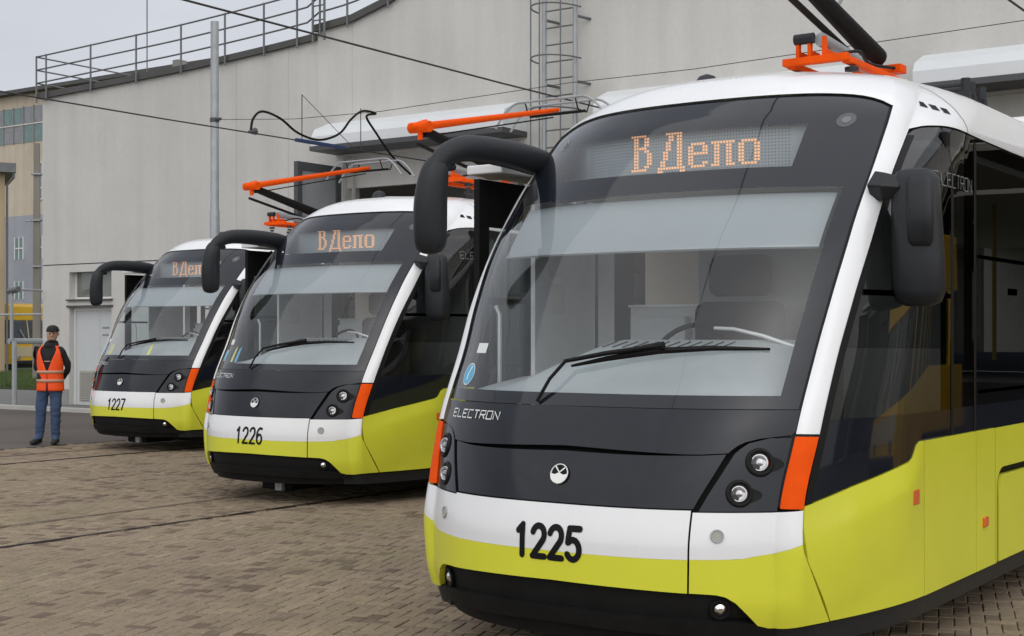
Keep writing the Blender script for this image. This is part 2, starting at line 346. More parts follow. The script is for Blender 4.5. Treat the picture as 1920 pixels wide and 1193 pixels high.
BU=[(.2,.36),(.84,.35),(1.3,.32),(2.0,.31),(2.8,.33),(2.93,.36),(3.02,.42),(3.11,.5)]
YD=[(.2,1.53),(1.1,1.53),(2.0,1.75),(2.7,2.25),(3.11,3.2)]
WD=[(.2,1.235),(.31,1.25),(2.72,1.25),(2.85,1.215),(2.95,1.15),(3.02,1.05),(3.08,.88),(3.11,.66)]
LEN = 12.5
def S0(u, z):
    a = abs(u); wa, ya = itp(z, WA), itp(z, YA)
    if a <= 1:
        b = itp(z, BU); x, v = wa*a, ya-b+b*a**2.8
    else:
        wb, yb = itp(z, WB), itp(z, YB)
        if a <= 2:
            t = a-1; k = 4*t*(1-t)*.012
            x, v = wa+(wb-wa)*t+k*.7, ya+(yb-ya)*t-k*.7
        else:
            wd, yd = itp(z, WD), itp(z, YD)
            if a <= 3:
                t = a-2; x, v = wd-(wd-wb)*(1-t)**1.8, yb+(yd-yb)*t
            else: x, v = wd, yd+(a-3)
    return Vector((x if u >= 0 else -x, v, z))
def SN(u, z):
    h = .004
    zz = min(max(z, .205), 3.1)
    du = S0(u+h, zz)-S0(u-h, zz); dz = S0(u, zz+h)-S0(u, zz-h)
    n = du.cross(dz)
    return n.normalized() if n.length > 1e-9 else Vector((0, -1, 0))
def S(u, z, off=0): 
    p = S0(u, z)
    return p+SN(u, z)*off if off else p
def u_of_v(v, z):
    yb, yd = itp(z, YB), itp(z, YD)
    if v <= yb: return 2.0
    if v <= yd: return 2+(v-yb)/(yd-yb)
    return 3+(v-yd)
def patch(mb, us, zb, zt, nz, off=0, rim=0, byv=False, flip=False, zl=None):
    """us: list of u values, or functions of z (then a ruled list via fraction); zb, zt: functions of u (or v)"""
    nu = len(us); o = len(mb.v); gr = []
    for j in range(nz+1):
        row = []
        for i in range(nu):
            a = us[i]
            z0, z1 = zb(a), zt(a); t = j/nz if zl is None else zl[j]
            z = z0+(z1-z0)*t
            u = a
            if byv: u = (1 if byv > 0 else -1)*u_of_v(a, z)
            row.append((u, z))
        gr.append(row)
    return _grid(mb, gr, off, rim)
def patch2(mb, ul, ur, nu, zb, zt, nz, off=0, rim=0):
    """ul, ur functions of z; zb, zt functions of u"""
    gr = []
    for j in range(nz+1):
        row = []
        for i in range(nu+1):
            t = j/nz; f = i/nu; z = .5
            zm = zb((ul(.6)+ur(.6))/2)*(1-t)+zt((ul(.6)+ur(.6))/2)*t; u = 0
            for _ in range(4):
                u = ul(zm)+(ur(zm)-ul(zm))*f; zm = zb(u)*(1-t)+zt(u)*t
            row.append((u, zm))
        gr.append(row)
    return _grid(mb, gr, off, rim)
def _grid(mb, gr, off, rim):
    nz = len(gr)-1; nu = len(gr[0]); o = len(mb.v)
    for row in gr:
        for (u, z) in row:
            n = SN(u, z); mb.n[len(mb.v)] = tuple(n); mb.v.append(tuple(S0(u, z)+n*off))
    fl = S0(gr[0][-1][0], gr[0][-1][1]); 
    a = Vector(mb.v[o+1])-Vector(mb.v[o]); b = Vector(mb.v[o+nu])-Vector(mb.v[o]); 
    mid = (nz//2)*nu+nu//2
    a = Vector(mb.v[o+mid-1])-Vector(mb.v[o+mid]); b = Vector(mb.v[o+mid-nu])-Vector(mb.v[o+mid]) 
    good = a.cross(b).dot(Vector(mb.n[o+mid])) > 0
    for j in range(nz):
        for i in range(nu-1):
            q = (o+j*nu+i, o+j*nu+i+1, o+(j+1)*nu+i+1, o+(j+1)*nu+i)
            mb.f.append(q if good else q[::-1])
    if rim:
        loop = [(0, i) for i in range(nu)]+[(j, nu-1) for j in range(1, nz+1)]+[(nz, i) for i in range(nu-2, -1, -1)]+[(j, 0) for j in range(nz-1, 0, -1)]
        L = len(loop); cen = sum((Vector(mb.v[o+j*nu+i]) for j, i in loop), Vector())/L
        for k in range(L):
            (j, i), (j2, i2) = loop[k], loop[(k+1) % L]
            p, q = Vector(mb.v[o+j*nu+i]), Vector(mb.v[o+j2*nu+i2])
            if (p-q).length < 1e-6: continue
            n1, n2 = Vector(mb.n[o+j*nu+i]), Vector(mb.n[o+j2*nu+i2])
            nn = (q-p).cross(n1).normalized()
            if nn.dot(p-cen) < 0: nn = -nn
            b0 = len(mb.v)
            for x in (p, q, q-n2*rim, p-n1*rim): mb.n[len(mb.v)] = tuple(nn); mb.v.append(tuple(x))
            f = (b0, b0+1, b0+2, b0+3)
            if (q-p).cross((q-n2*rim)-q).dot(nn) < 0: f = f[::-1]
            mb.f.append(f)
    return mb
def lin(a, b, n): return [a+(b-a)*i/n for i in range(n+1)]
K = lambda c: (lambda *_: c)
WY = [(0,.621),(.66,.621),(.857,.624),(.976,.646),(1.5,.668),(1.93,.685),(2.2,.69)]
YBOT = [(0,.487),(.36,.482),(.67,.471),(.79,.464),(.84,.442),(.90,.375),(.955,.311),(1.1,.309),(2.02,.317),(2.3,.318)]
SEAMU = [(.2,2.22),(.319,2.167),(.543,2.058),(.626,2.017),(.751,1.965),(.84,1.965)]
SEAMV = [(.319,.661),(.543,.516),(.626,.470),(.751,.457),(.84,.475)]
DIAG = [(.45,.846),(.48,.852),(.835,.922),(1.38,1.006),(1.425,1.06),(1.45,1.093),(1.6,1.093)]
WTOP = [(0,2.90),(.3,2.899),(.64,2.897),(.80,2.889),(.88,2.877),(.95,2.852),(1.0,2.819)]
ARCH = [(2.0,2.692),(2.2,2.722),(2.5,2.733),(2.95,2.721),(3.46,2.712),(4.1,2.705)]
POD = [(.689,.831),(.75,.984),(.789,1.095),(.831,1.133),(.906,1.156),(.999,1.167)]   # (u, z)
def pod_u(z):
    L = [(b, a) for a, b in POD]; return itp(z, L, True)
def on(x, z, off=0):
    """point on the front face at lateral x"""
    lo, hi = 0, 1.999; ax = abs(x)
    for _ in range(30):
        mid = (lo+hi)/2
        if S0(mid, z).x < ax: lo = mid
        else: hi = mid
    u = lo if x >= 0 else -lo
    return S(u, z, off), SN(u, z)
def stroke(mb, pts, wd, off, close=False, th=.0015):
    """ribbon of width wd along (x,z) points on the front face"""
    n = len(pts); L = []; Rr = []
    for i, (x, z) in enumerate(pts):
        a = pts[(i-1) % n] if (i > 0 or close) else pts[i]; b = pts[(i+1) % n] if (i < n-1 or close) else pts[i]
        dx, dz = b[0]-a[0], b[1]-a[1]; l = math.hypot(dx, dz) or 1; nx, nz = -dz/l*wd/2, dx/l*wd/2
        for arr, sg in ((L, 1), (Rr, -1)):
            p, nn = on(x+sg*nx, z+sg*nz, off); arr.append(p)
    o = len(mb.v); mb.v += [tuple(p) for p in L]+[tuple(p) for p in Rr]
    for i in range(n if close else n-1):
        j = (i+1) % n; mb.f.append((o+i, o+j, o+n+j, o+n+i))
def dotat(mb, x, z, r, off, n=10):
    o = len(mb.v)
    for k in range(n):
        q = 2*math.pi*k/n; p, _ = on(x+r*math.cos(q), z+r*math.sin(q), off); mb.v.append(tuple(p))
    mb.f.append(tuple(o+k for k in range(n)))
def arc(cx, cz, rx, rz, a0, a1, n=10): return [(cx+rx*math.cos(R(a0+(a1-a0)*i/n)), cz+rz*math.sin(R(a0+(a1-a0)*i/n))) for i in range(n+1)]
def digit(ch):
    if ch == '1': return [[(.25,.80),(.55,1.0),(.55,0)]]
    if ch == '2': return [arc(.5,.72,.42,.28,165,-35,12)+[(.08,0),(.95,0)]]
    if ch == '5': return [[(.92,1.0),(.22,1.0),(.14,.55)]+arc(.48,.32,.44,.32,128,-150,14)]
    if ch == '6': return [[(.80,.97)]+arc(.55,.62,.45,.38,95,180,6)+[(.10,.32)]+arc(.5,.30,.40,.30,180,540,18)]
    if ch == '7': return [[(.08,1.0),(.95,1.0),(.38,0)]]
def number(text, parent, x0, x1, z0, z1, wd, slant=.0):
    n = len(text); cw = (x1-x0)/(n-.18)
    grp = []
    for i, ch in enumerate(text):
        mb = MB()
        for st in digit(ch):
            pts = []
            for k in range(len(st)-1):
                (ax, az), (bx_, bz_) = st[k], st[k+1]; m_ = max(1, int(math.hypot(bx_-ax, bz_-az)/.12))
                pts += [(ax+(bx_-ax)*i_/m_, az+(bz_-az)*i_/m_) for i_ in range(m_)]
            pts.append(st[-1])
            q = [(x0+i*cw+(px*.80)*cw+slant*pz, z0+pz*(z1-z0)) for px, pz in pts]
            stroke(mb, q, wd, .0205)
            for e in (q[0], q[-1]): dotat(mb, e[0], e[1], wd/2, .0211)
            for e in q[1:-1]: dotat(mb, e[0], e[1], wd/2, .0208)
        grp.append(mb.build('digit', 'decal', parent))
    return grp
LET = {'E': [[(1,1),(0,1)],[(0,.5),(.8,.5)],[(0,1),(0,0),(1,0)]], 'L': [[(0,1),(0,0),(1,0)]], 'C': [[(1,1),(0,1),(0,0),(1,0)]], 'T': [[(0,1),(1,1)],[(.5,1),(.5,0)]],
       'R': [[(0,0),(0,1),(1,1),(1,.5),(0,.5)],[(.5,.5),(1,0)]], 'O': [[(0,0),(0,1),(1,1),(1,0),(0,0)]], 'N': [[(0,0),(0,1),(1,0),(1,1)]]}
BMP = {'V': ['111111..','.11..11.','.11..11.','.11..11.','.11111..','.11..11.','.11...11','.11...11','.11...11','.11...11','.11..11.','111111..'],
 'D': ['...111111.','....11.11.','....11.11.','...11..11.','...11..11.','...11..11.','..11...11.','..11...11.','..11...11.','.11....11.','.11....11.','1111111111','11......11','1........1'],
 'e': ['.11111.','11...11','11...11','1111111','11.....','11.....','11...11','.11111.'], 'p': ['11111111','.11..11.','.11..11.','.11..11.','.11..11.','.11..11.','.11..11.','111..111'], 'o': ['.11111.','11...11','11...11','11...11','11...11','11...11','11...11','.11111.']}

def build_tram():
    root = empty('tram', (0, 0, 0))
    P = lambda mb, name, mat, par=root, **k: mb.build(name, mat, par, smooth=True, **k)
    g = .004
    wy = lambda u: itp(abs(u), WY); yb = lambda u: itp(abs(u), YBOT)
    UC = lin(-.668, .668, 24)
    # --- bumper
    mb = MB(); patch(mb, UC, lambda u: wy(u)+.000, K(.834), 6, .018, .05); P(mb, 'bumper_panel', 'white')
    mb = MB(); patch(mb, UC, lambda u: yb(u), lambda u: wy(u)-.0006, 5, .018, .04); P(mb, 'bumper_skirt', 'yellow')
    for sg in (-1, 1):
        sm = lambda z: sg*(itp(z, SEAMU)-.004)
        top = lambda u: .826+.010*max(0, min(1, (abs(u)-1)))
        mb = MB(); patch2(mb, K(sg*.676), sm, 26, wy, top, 6, .012, .03); P(mb, 'bumper_corner', 'white')
        mb = MB(); patch2(mb, K(sg*.676), sm, 40, yb, lambda u: wy(u)-.0006, 10, .012, .03); P(mb, 'corner_skirt', 'yellow')
    mb = MB(); patch(mb, lin(-.93, .93, 30), K(.34), lambda u: yb(u)+.02, 5, -.03); P(mb, 'lower_grille', 'blackm')
    mb = MB(); patch(mb, lin(-1.0, 1.0, 36), lambda u: .285-.02*abs(u), lambda u: .352-.03*abs(u)**3, 3, .006, .05); patch(mb, lin(-1.0, 1.0, 36), lambda u: .20, lambda u: .285-.02*abs(u), 3, -.03, .05); P(mb, 'bumper_lip', 'blackm')
    for sg in (-1, 1):
        mb = MB(); patch(mb, [sg*a for a in lin(.95, 3.0, 14)+lin(3.3, LEN, 12)], K(.205), lambda u: .3 if abs(u) < 2.2 else .306, 2, -.014, .05); P(mb, 'side_skirt', 'plastic')
    # --- inner body behind the panel joints
    mb = MB(); patch(mb, [-a for a in lin(LEN, 3, 8)[:-1]]+lin(-3, 3, 60)+lin(3.3, LEN, 8), K(.24), lambda u: 1.305 if abs(u) < 1.0 else 1.02, 6, -.05); P(mb, 'body_frame', 'blackm')
    # --- hood
    CREASE = [(0,1.092),(.62,1.078),(.80,1.088)]
    cz = lambda u: itp(abs(u), CREASE)
    hg = lambda u: .013*max(0, 1-abs((u+.06)/.66)**2)+.0025
    def hood_edge(z): return min(1.0, pod_u(z)-.018) if z < 1.166 else .997
    mb = MB()
    gr = []
    for j in range(9):
        z = .842+(1.074-.842)*j/8
        gr.append([(max(-1, min(1, f))*hood_edge(z), 0) for f in lin(-1, 1, 40)])
        gr[-1] = [(u, .842+(cz(u)-hg(u)-.842)*j/8) for u, _ in gr[-1]]
    _grid(mb, gr, .004, .03); P(mb, 'hood', 'hood')
    mb = MB(); gr = []
    for j in range(13):
        t = j/12; row = []
        for f in lin(-1, 1, 44):
            ztop = 1.277; zm = 1.09+(ztop-1.09)*t; e = hood_edge(max(1.092, zm)) if zm < 1.172 else .997
            if zm < 1.172: e = min(.985, e)
            u = f*e; row.append((u, (cz(u)+hg(u)*.4)+(ztop-cz(u)-hg(u)*.4)*t))
        gr.append(row)
    _grid(mb, gr, .012, .03); P(mb, 'upper_hood', 'hood')
    # --- headlight pods
    for sg in (-1, 1):
        mb = MB(); gr = []
        zs = lin(.832, 1.155, 14)
        for z in zs:
            ul = pod_u(z)+.010
            gr.append([(sg*(ul+(.990-ul)*f), z) for f in lin(0, 1, 8)])
        _grid(mb, gr, .006, .03); pod = P(mb, 'headlight_pod', 'hood')
        for (x, z, r) in ((.886, 1.048, .038), (.824, .911, .036)):
            p, n = on(sg*x, z, .006); d = (n*.55+Vector((0, -1, 0))*.45).normalized()
            mb = MB(); mb.ring(p, n, r*1.45, r*.30, 28, 8)
            mb.disc(p-d*.0+n*.001, n, r*1.42, 28, .002); hb = P(mb, 'headlight', 'rubber', pod)
            # side scoop behind each lamp
            mb = MB()
            for k in range(9):
                a = R(-60+k*15); rr = r*(1.5+.9*math.cos(R(-60+k*15)))
                q, nn = on(sg*(x+rr*math.cos(a)*.95), z-r*.25+r*1.15*math.sin(a), .0085); mb.v.append(tuple(q))
            q, nn = on(sg*(x+r*.6), z, .0085); mb.v.append(tuple(q)); mb.f = [(k, k+1, 9) for k in range(8)]; mb.build('lamp_recess', 'rubber', pod)
            mb = MB(); mb.ring(p+d*.008, d, r*.93, r*.10, 28, 6)
            # reflector bowl
            o = len(mb.v); a = d.orthogonal().normalized(); b = d.cross(a)
            for i, (rr, dd) in enumerate(((.92, .008), (.75, .0055), (.45, .0045), (.40, .012), (.15, .014))):
                for k in range(20):
                    q = 2*math.pi*k/20; mb.v.append(tuple(p+d*dd+(a*math.cos(q)+b*math.sin(q))*r*rr))
            for i in range(4):
                for k in range(20): mb.f.append((o+i*20+k, o+i*20+(k+1) % 20, o+(i+1)*20+(k+1) % 20, o+(i+1)*20+k))
            mb.f.append(tuple(o+80+k for k in range(20))); P(mb, 'reflector', 'chrome', pod)
            mb = MB(); mb.tube([p+d*.018, p+d*.022], [r*.95, r*.7], 24); P(mb, 'lens', 'lens', pod)
        # pillar, orange corner
        mb = MB(); gr = [[(sg*(1.0+f), z) for f in lin(.03, .99, 8)] for z in lin(.842, 1.160, 8)]
        _grid(mb, gr, .010, .03); P(mb, 'orange_corner', 'orange')
        # round lamp in the white corner
        p, n = on(sg*.756, .725, .013); mb = MB(); mb.disc(p-n*.002, n, .030, 20, .006); l = P(mb, 'marker_lamp', 'louvre'); mb = MB(); mb.ring(p+n*.004, n, .027, .004); P(mb, 'lamp_rim', 'steel', l)
        p, n = on(sg*.77, .39, -.028); mb = MB(); mb.ring(p+n*.012, n, .042, .008); mb.disc(p, n, .040, 20, .012); fl = P(mb, 'fog_lamp', 'rubber'); mb = MB(); mb.tube([p+n*.013, p+n*.024], [.026, .012], 20); P(mb, 'lens', 'chrome', fl)
    # --- windscreen surround, panes
    wt = lambda u: itp(abs(u), WTOP)-.004
    half = lin(0, .672, 16)+lin(.672, .915, 7)[1:]+lin(.915, .997, 4)[1:]
    UF = [-a for a in half[::-1]][:-1]+half
    UG = [a for a in UF if abs(a) <= .9151]; US = [a for a in UF if abs(a) <= .6721]
    mb = MB()
    patch(mb, UF, K(1.285), K(1.345), 2); patch(mb, UF, K(2.36), K(2.474), 3); patch(mb, UF, K(2.717), wt, 6)
    for sg in (-1, 1):
        patch(mb, [sg*a for a in half if a >= .9149], K(1.345), K(2.36), 26); patch(mb, [sg*a for a in half if a >= .6719], K(2.474), K(2.717), 5)
    P(mb, 'windscreen_surround', 'black')
    mb = MB(); patch(mb, UG, K(1.345), K(2.36), 26); P(mb, 'windscreen', 'wglass')
    sg_o = MB(); patch(sg_o, US, K(2.474), K(2.717), 5); sp = P(sg_o, 'destination_sign', 'wglass')
    def pv(x): return S0(min(.97, abs(x)/1.03), 2.735).y+.03
    mb = MB(); xs = lin(-.90, .90, 24)
    for x in xs: mb.v += [(x, pv(x), 2.40), (x, pv(x), 2.735)]
    mb.f = [(2*i, 2*i+2, 2*i+3, 2*i+1) for i in range(24)]; mb.build('display_panel', 'panel', sp)
    mb = MB()
    for x in xs: mb.v += [(x, S0(abs(x)/1.045, 2.41).y+.03, 2.40), (x, pv(x), 2.40)]
    mb.f = [(2*i, 2*i+1, 2*i+3, 2*i+2) for i in range(24)]; mb.build('display_shelf', 'blackm', sp)
    mb = MB(); mo = MB(); px = .0171; X = -.318; Zb = 2.498
    def led(m_, x, z, a, d):
        o = len(m_.v); m_.v += [(x-a, pv(x-a)-d, z-a), (x+a, pv(x+a)-d, z-a), (x+a, pv(x+a)-d, z+a), (x-a, pv(x-a)-d, z+a)]; m_.f.append((o, o+1, o+2, o+3))
    for ch, adv, up in (('V', 10, 2), ('D', 11, 0), ('e', 8, 2), ('p', 9, 2), ('o', 8, 2)):
        rows = BMP[ch]
        for ri, row in enumerate(rows):
            for ci, c in enumerate(row):
                if c == '1': led(mb, X+ci*px, Zb+(up+len(rows)-1-ri)*px, px*.335, .004)
        X += adv*px
    mb.build('led_lettering', 'led', sp)
    for c in range(72):
        for r_ in range(14): led(mo, -.318+(c-18)*px, Zb+r_*px, .0036, .002)
    mo.build('led_matrix', 'ledoff', sp)
    # gasket between glass and pillar
    for sg in (-1, 1):
        mb = MB(); gr = [[(sg*u, z) for u in (.992, 1.01, 1.035)] for z in lin(.85, 2.82, 40)]; _grid(mb, gr, .002, 0); P(mb, 'gasket', 'rubber')
    # --- roof and pillars, one shell
    mb = MB(); n2 = 12
    for sg in (-1, 1):
        us = lin(1.035, 2, 8); gr = []
        zb1 = lambda u: 2.819+(2.692-2.819)*(u-1)
        for j in range(31): gr.append([(sg*u, 1.172+(zb1(u)-1.172)*j/30) for u in us])
        for j in range(1, n2+1): gr.append([(sg*u, zb1(u)+(3.11-zb1(u))*j/n2) for u in us])
        _grid(mb, gr, .010, 0)
        gr = []
        us2 = lin(2, 3, 14)+lin(3.2, LEN, 14)
        for j in range(n2+1): gr.append([(sg*u, itp(u, ARCH)+(3.11-itp(u, ARCH))*j/n2) for u in us2])
        _grid(mb, gr, .010, 0)
    us = [-1.035]+lin(-1, 1, 48)+[1.035]; gr = []
    for j in range(n2+1): gr.append([(u, itp(min(1, abs(u)), WTOP)+(3.11-itp(min(1, abs(u)), WTOP))*j/n2) for u in us])
    _grid(mb, gr, .010, 0)
    o = len(mb.v); ucap = lin(0, 1, 10)+lin(1.1, 2, 6)+lin(2.1, 3, 6)+lin(3.3, LEN, 10); k = len(ucap)
    for u in ucap:
        for f in lin(-1, 1, 6):
            q = S(u, 3.11, .010); mb.n[len(mb.v)] = (0, 0, 1); mb.v.append((q.x*f, q.y, q.z+.012*(1-f*f)))
    for i in range(k-1):
        for j in range(6): mb.f.append((o+i*7+j, o+i*7+j+1, o+(i+1)*7+j+1, o+(i+1)*7+j))
    for i_, n_ in list(mb.n.items()):
        zz = mb.v[i_][2]
        if zz > 3.04:
            t_ = min(1, (zz-3.04)/.06); mb.n[i_] = tuple((Vector(n_)*(1-t_)+Vector((0, 0, 1))*t_).normalized())
    P(mb, 'roof_shell', 'white')
    for sg in (-1, 1):
        for v in (1.985, 2.06, 2.135):
            mb = MB(); z = 2.852-(v-1.985)*.15
            for dv, dz in ((-.028, -.014), (.020, -.020), (.028, .012), (-.020, .018)):
                mb.v.append(tuple(S(sg*u_of_v(v+dv, z+dz), z+dz, .0125)))
            mb.f = [(0, 1, 2, 3)]; mb.build('vent_slot', 'rubber', root)
        mb = MB(); us3 = []
        gr = [[(sg*u_of_v(2.245+.05*(z-2.72)+d, z), z) for d in (0, .006)] for z in lin(2.72, 3.0, 8)]; _grid(mb, gr, .0115, 0); P(mb, 'roof_joint', 'flash')
    # --- side panels (paint)
    for sg in (-1, 1):
        sv = lambda z: itp(z, SEAMV)+.006
        mb = MB(); gr = []
        for j in range(19):
            t = j/18; row = []
            for f in lin(0, 1, 24):
                z = .7
                for _ in range(6):
                    v = sv(z)+(1.523-sv(z))*f; z = .318+(itp(v, DIAG, True)-.318)*t
                row.append((sg*u_of_v(v, z), z))
            gr.append(row)
        nrow = len(gr[0]); _grid(mb, gr, .010, .03)
        for j_ in range(len(gr)):
            for i_ in range(nrow):
                u_, z_ = gr[j_][i_]; p_ = Vector(mb.v[j_*nrow+i_]); v_ = p_.y; zt_ = itp(v_, DIAG, True); zc = .735+(v_-.55)*.2
                k_ = max(0, min(1, (zt_-z_)/max(.03, zt_-zc)))
                k_ *= max(0, 1-max(0, (zc-z_)/.42)**1.5)
                k_ *= max(0, min(1, (v_-.50)/.30))*max(0, min(1, (1.515-v_)/.22))
                mb.v[j_*nrow+i_] = tuple(p_+SN(u_, z_)*k_*.022)
        mb.n = {}; mb.build('side_panel', 'yellow', root, smooth=True, ang=40)
        for v0, v1 in (((1.533, 2.388), (2.398, 2.755)) if sg > 0 else ((1.533, 1.99), ))+((4.86, 6.9), (6.91, 9.0), (9.01, 10.4), (10.41, LEN-1.5)):
            mb = MB(); patch(mb, lin(v0, v1, 4), K(.316), K(1.093), 4, .010, .03, byv=sg); P(mb, 'side_panel', 'yellow')
        # wheel cover: surround, black gap, hatch
        def arch_pts(m, zt, r):
            pts = [(2.79+m, .318)]
            pts += [(2.79+m+r-r*math.cos(R(a)), zt-m-r+r*math.sin(R(a))) for a in lin(0, 90, 8)]
            pts += [(4.83-m-r+r*math.sin(R(a)), zt-m-r+r*math.cos(R(a))) for a in lin(0, 90, 8)]
            return pts+[(4.83-m, .318)]
        o1 = arch_pts(0, .86, .13); o2 = arch_pts(.045, .86, .12)
        mb = MB(); mb.v = [tuple(S(sg*u_of_v(v, z), z, .012)) for v, z in o1]+[tuple(S(sg*u_of_v(v, z), z, -.03)) for v, z in o1]+[tuple(S(sg*u_of_v(v, z), z, -.03)) for v, z in o2]
        n = len(o1)
        for i in range(n-1): mb.f += [(i, i+1, n+i+1, n+i), (n+i, n+i+1, 2*n+i+1, 2*n+i)]
        mb.build('wheel_arch_gap', 'rubber', root)
        mb = MB(); mb.v = [tuple(S(sg*u_of_v(v, z), z, .008)) for v, z in o2]+[tuple(S(sg*u_of_v(v, z), z, -.02)) for v, z in o2]; mb.f = [tuple(range(n))]+[(i, (i+1) % n, n+(i+1) % n, n+i) for i in range(n)]
        mb.build('wheel_hatch', 'yellow', root)
        mb = MB(); o0 = [(2.759, .316), (2.759, 1.093), (4.856, 1.093), (4.856, .316)]
        # surround as strips from the arch outline to the rectangle
        top = [(v, z) for v, z in o1]
        def rectp(i):
            v, z = top[i]
            if i == 0: return (2.759, .316)
            if i == n-1: return (4.856, .316)
            if i <= 5: return (2.759, .316+(1.093-.316)*min(1, i/5))
            if i >= n-6: return (4.856, .316+(1.093-.316)*min(1, (n-1-i)/5))
            return (2.759+(4.856-2.759)*(i-5)/(n-11), 1.093)
        mb.v = [tuple(S(sg*u_of_v(*rectp(i)), rectp(i)[1], .010)) for i in range(n)]+[tuple(S(sg*u_of_v(*top[i]), top[i][1], .010)) for i in range(n)]
        mb.f = [(i, i+1, n+i+1, n+i) for i in range(n-1)]; mb.build('wheel_surround', 'yellow', root)
        # lamps on the side
        for (v, z, r, nm) in ((1.389, .824, .032, 'turn_lamp'), (2.55, .578, .024, 'side_marker')):
            p = S(sg*u_of_v(v, z), z, .012); mb = MB(); mb.box((p.x-.014, p.y-r*1.5, p.z-r*1.2), (p.x+.014, p.y+r*1.5, p.z+r*1.2)); mb.build(nm, 'amber', root, bevel=.008)
        # --- side glazing
        mb = MB(); gr = []
        for j in range(9):
            t = j/8; row = []
            for f in lin(0, 1, 20):
                z = .9
                for _ in range(6):
                    vl = itp(z, YB)+.012; v = vl+(1.527-vl)*f; zl = itp(v, DIAG, True)+.006; z = zl+(1.235-zl)*t
                row.append((sg*u_of_v(v, z), z))
            gr.append(row)
        _grid(mb, gr, .002, .03); P(mb, 'lower_side_panel', 'black')
        mb = MB(); patch(mb, lin(1.527 if sg > 0 else 2.76, LEN-1.5, 10), K(1.10), K(1.235), 2, .002, .03, byv=sg); P(mb, 'lower_side_panel', 'black')
        mb = MB(); gr = []
        def arch_top(v):
            return itp(v, [(1.70,2.66),(1.75,2.688),(1.88,2.720),(2.04,2.731),(2.25,2.719),(2.73,2.71),(3.4,2.705)])
        for j in range(31):
            t = j/30; row = []
            for f in lin(0, 1, 10):
                z = 1.235+(2.65-1.235)*t; 
                for _ in range(3):
                    vl = itp(z, YB)+.014; vr = 1.99+.0*z; v = vl+(vr-vl)*f; z = 1.235+(arch_top(v)-.004-1.235)*t
                row.append((sg*u_of_v(v, z), z))
            gr.append(row)
        _grid(mb, gr, .002, .012); P(mb, 'side_window', 'sglass' if sg > 0 else 'lglass')
        # dark edge band along the cab window
        mb = MB(); gr = [[(sg*u_of_v(itp(z, YB)+d, z), z) for d in (.010, .03, .055)] for z in lin(.86, 2.66, 30)]; _grid(mb, gr, .004, 0); P(mb, 'window_gasket', 'rubber')
        for v0, v1 in (((2.0, 2.385), (2.40, 4.1)) if sg > 0 else ((2.77, 4.1), ))+((4.12, 5.9), (5.92, 7.7), (7.72, 9.4), (9.42, 10.95)):
            mb = MB(); patch(mb, lin(v0, v1, 6), K(1.235), lambda v: arch_top(v)-.004, 8, .002, .012, byv=sg); P(mb, 'side_window', 'sglass' if sg > 0 else 'lglass')
            x = sg*1.20; bx('window_pillar', (min(x, x+sg*.03), v0-.035, 1.1), (max(x, x+sg*.03), v0+.035, 2.7), 'blackm', root)
    for sg in (-1, 1):
        mb = MB(); patch(mb, lin(1.02, 1.96, 8), K(1.815), K(1.842), 1, .006, .01, byv=sg); P(mb, 'window_bar', 'rubber')
        for v in (1.995, 2.392, 4.11, 5.91, 7.71):
            if sg < 0 and v < 3: continue
            mb = MB(); gr = [[(sg*u_of_v(v+d, z), z) for d in (-.022, 0, .022)] for z in lin(1.10, 2.69, 8)]; _grid(mb, gr, .0045, 0); P(mb, 'window_joint', 'rubber')
        for v0, v1 in ((2.44, 4.07), (4.15, 5.86)):
            if sg < 0: v0 = max(v0, 2.8)
            for z in (2.05, 1.30): mb = MB(); patch(mb, lin(v0, v1, 3), K(z), K(z+.022), 1, .006, .01, byv=sg); P(mb, 'window_bar', 'rubber')
    mb = MB(); patch(mb, lin(3.02, 3.22, 2), K(1.86), K(1.90), 1, .007, 0, byv=1); P(mb, 'red_sticker', 'redst')
    sl = empty('side_lettering', (0, 0, 0), 0, root); V0, V1, Z0s, Z1s = 1.78, 2.34, 2.405, 2.475; cws = (V1-V0)/8
    for i, ch in enumerate('ELECTRON'):
        mb = MB()
        for stt in LET[ch]:
            pts = [(V0+(i+a*.74)*cws, Z0s+b*(Z1s-Z0s)) for a, b in stt]
            for (va, za), (vb, zb2) in zip(pts[:-1], pts[1:]):
                dx, dz = vb-va, zb2-za; l = math.hypot(dx, dz); nx, nz = -dz/l*.0025, dx/l*.0025; o = len(mb.v)
                for v_, z_ in ((va+nx, za+nz), (vb+nx, zb2+nz), (vb-nx, zb2-nz), (va-nx, za-nz)): mb.v.append(tuple(S(u_of_v(v_, z_), z_, .007)))
                mb.f.append((o, o+1, o+2, o+3))
        mb.build('letter', 'dimlet', sl)
    # ends and underside
    bx('end_wall', (-1.22, LEN-1.49, .3), (1.22, LEN-1.43, 3.0), 'inwall', root)
    for k in range(5):
        for x0_ in (-1.1, .30):
            v = 4.3+k*1.25; ps_ = bx('passenger_seat', (x0_, v, .78), (x0_+.8, v+.42, .86), 'pseat', root, bevel=.03)
            bx('backrest', (x0_, v+.40, .80), (x0_+.8, v+.47, 1.45), 'pseat', ps_, bevel=.03); bx('pedestal', (x0_+.3, v+.1, .36), (x0_+.5, v+.3, .779), 'blackm', ps_)
    bx('chassis', (-1.0, .80, .13), (1.0, LEN-1.6, .29), 'blackm', root)
    # --- interior
    bx('cabin_floor', (-1.15, .9, .31), (1.15, LEN-1.55, .36), 'infloor', root)
    bx('ceiling', (-1.15, 1.95, 2.62), (1.15, LEN-1.55, 2.66), 'inwall', root)
    mb = MB(); prof = [(.42, 1.335), (.62, 1.45), (.85, 1.555), (1.05, 1.60), (1.12, 1.55), (1.12, .40), (.55, .40)]
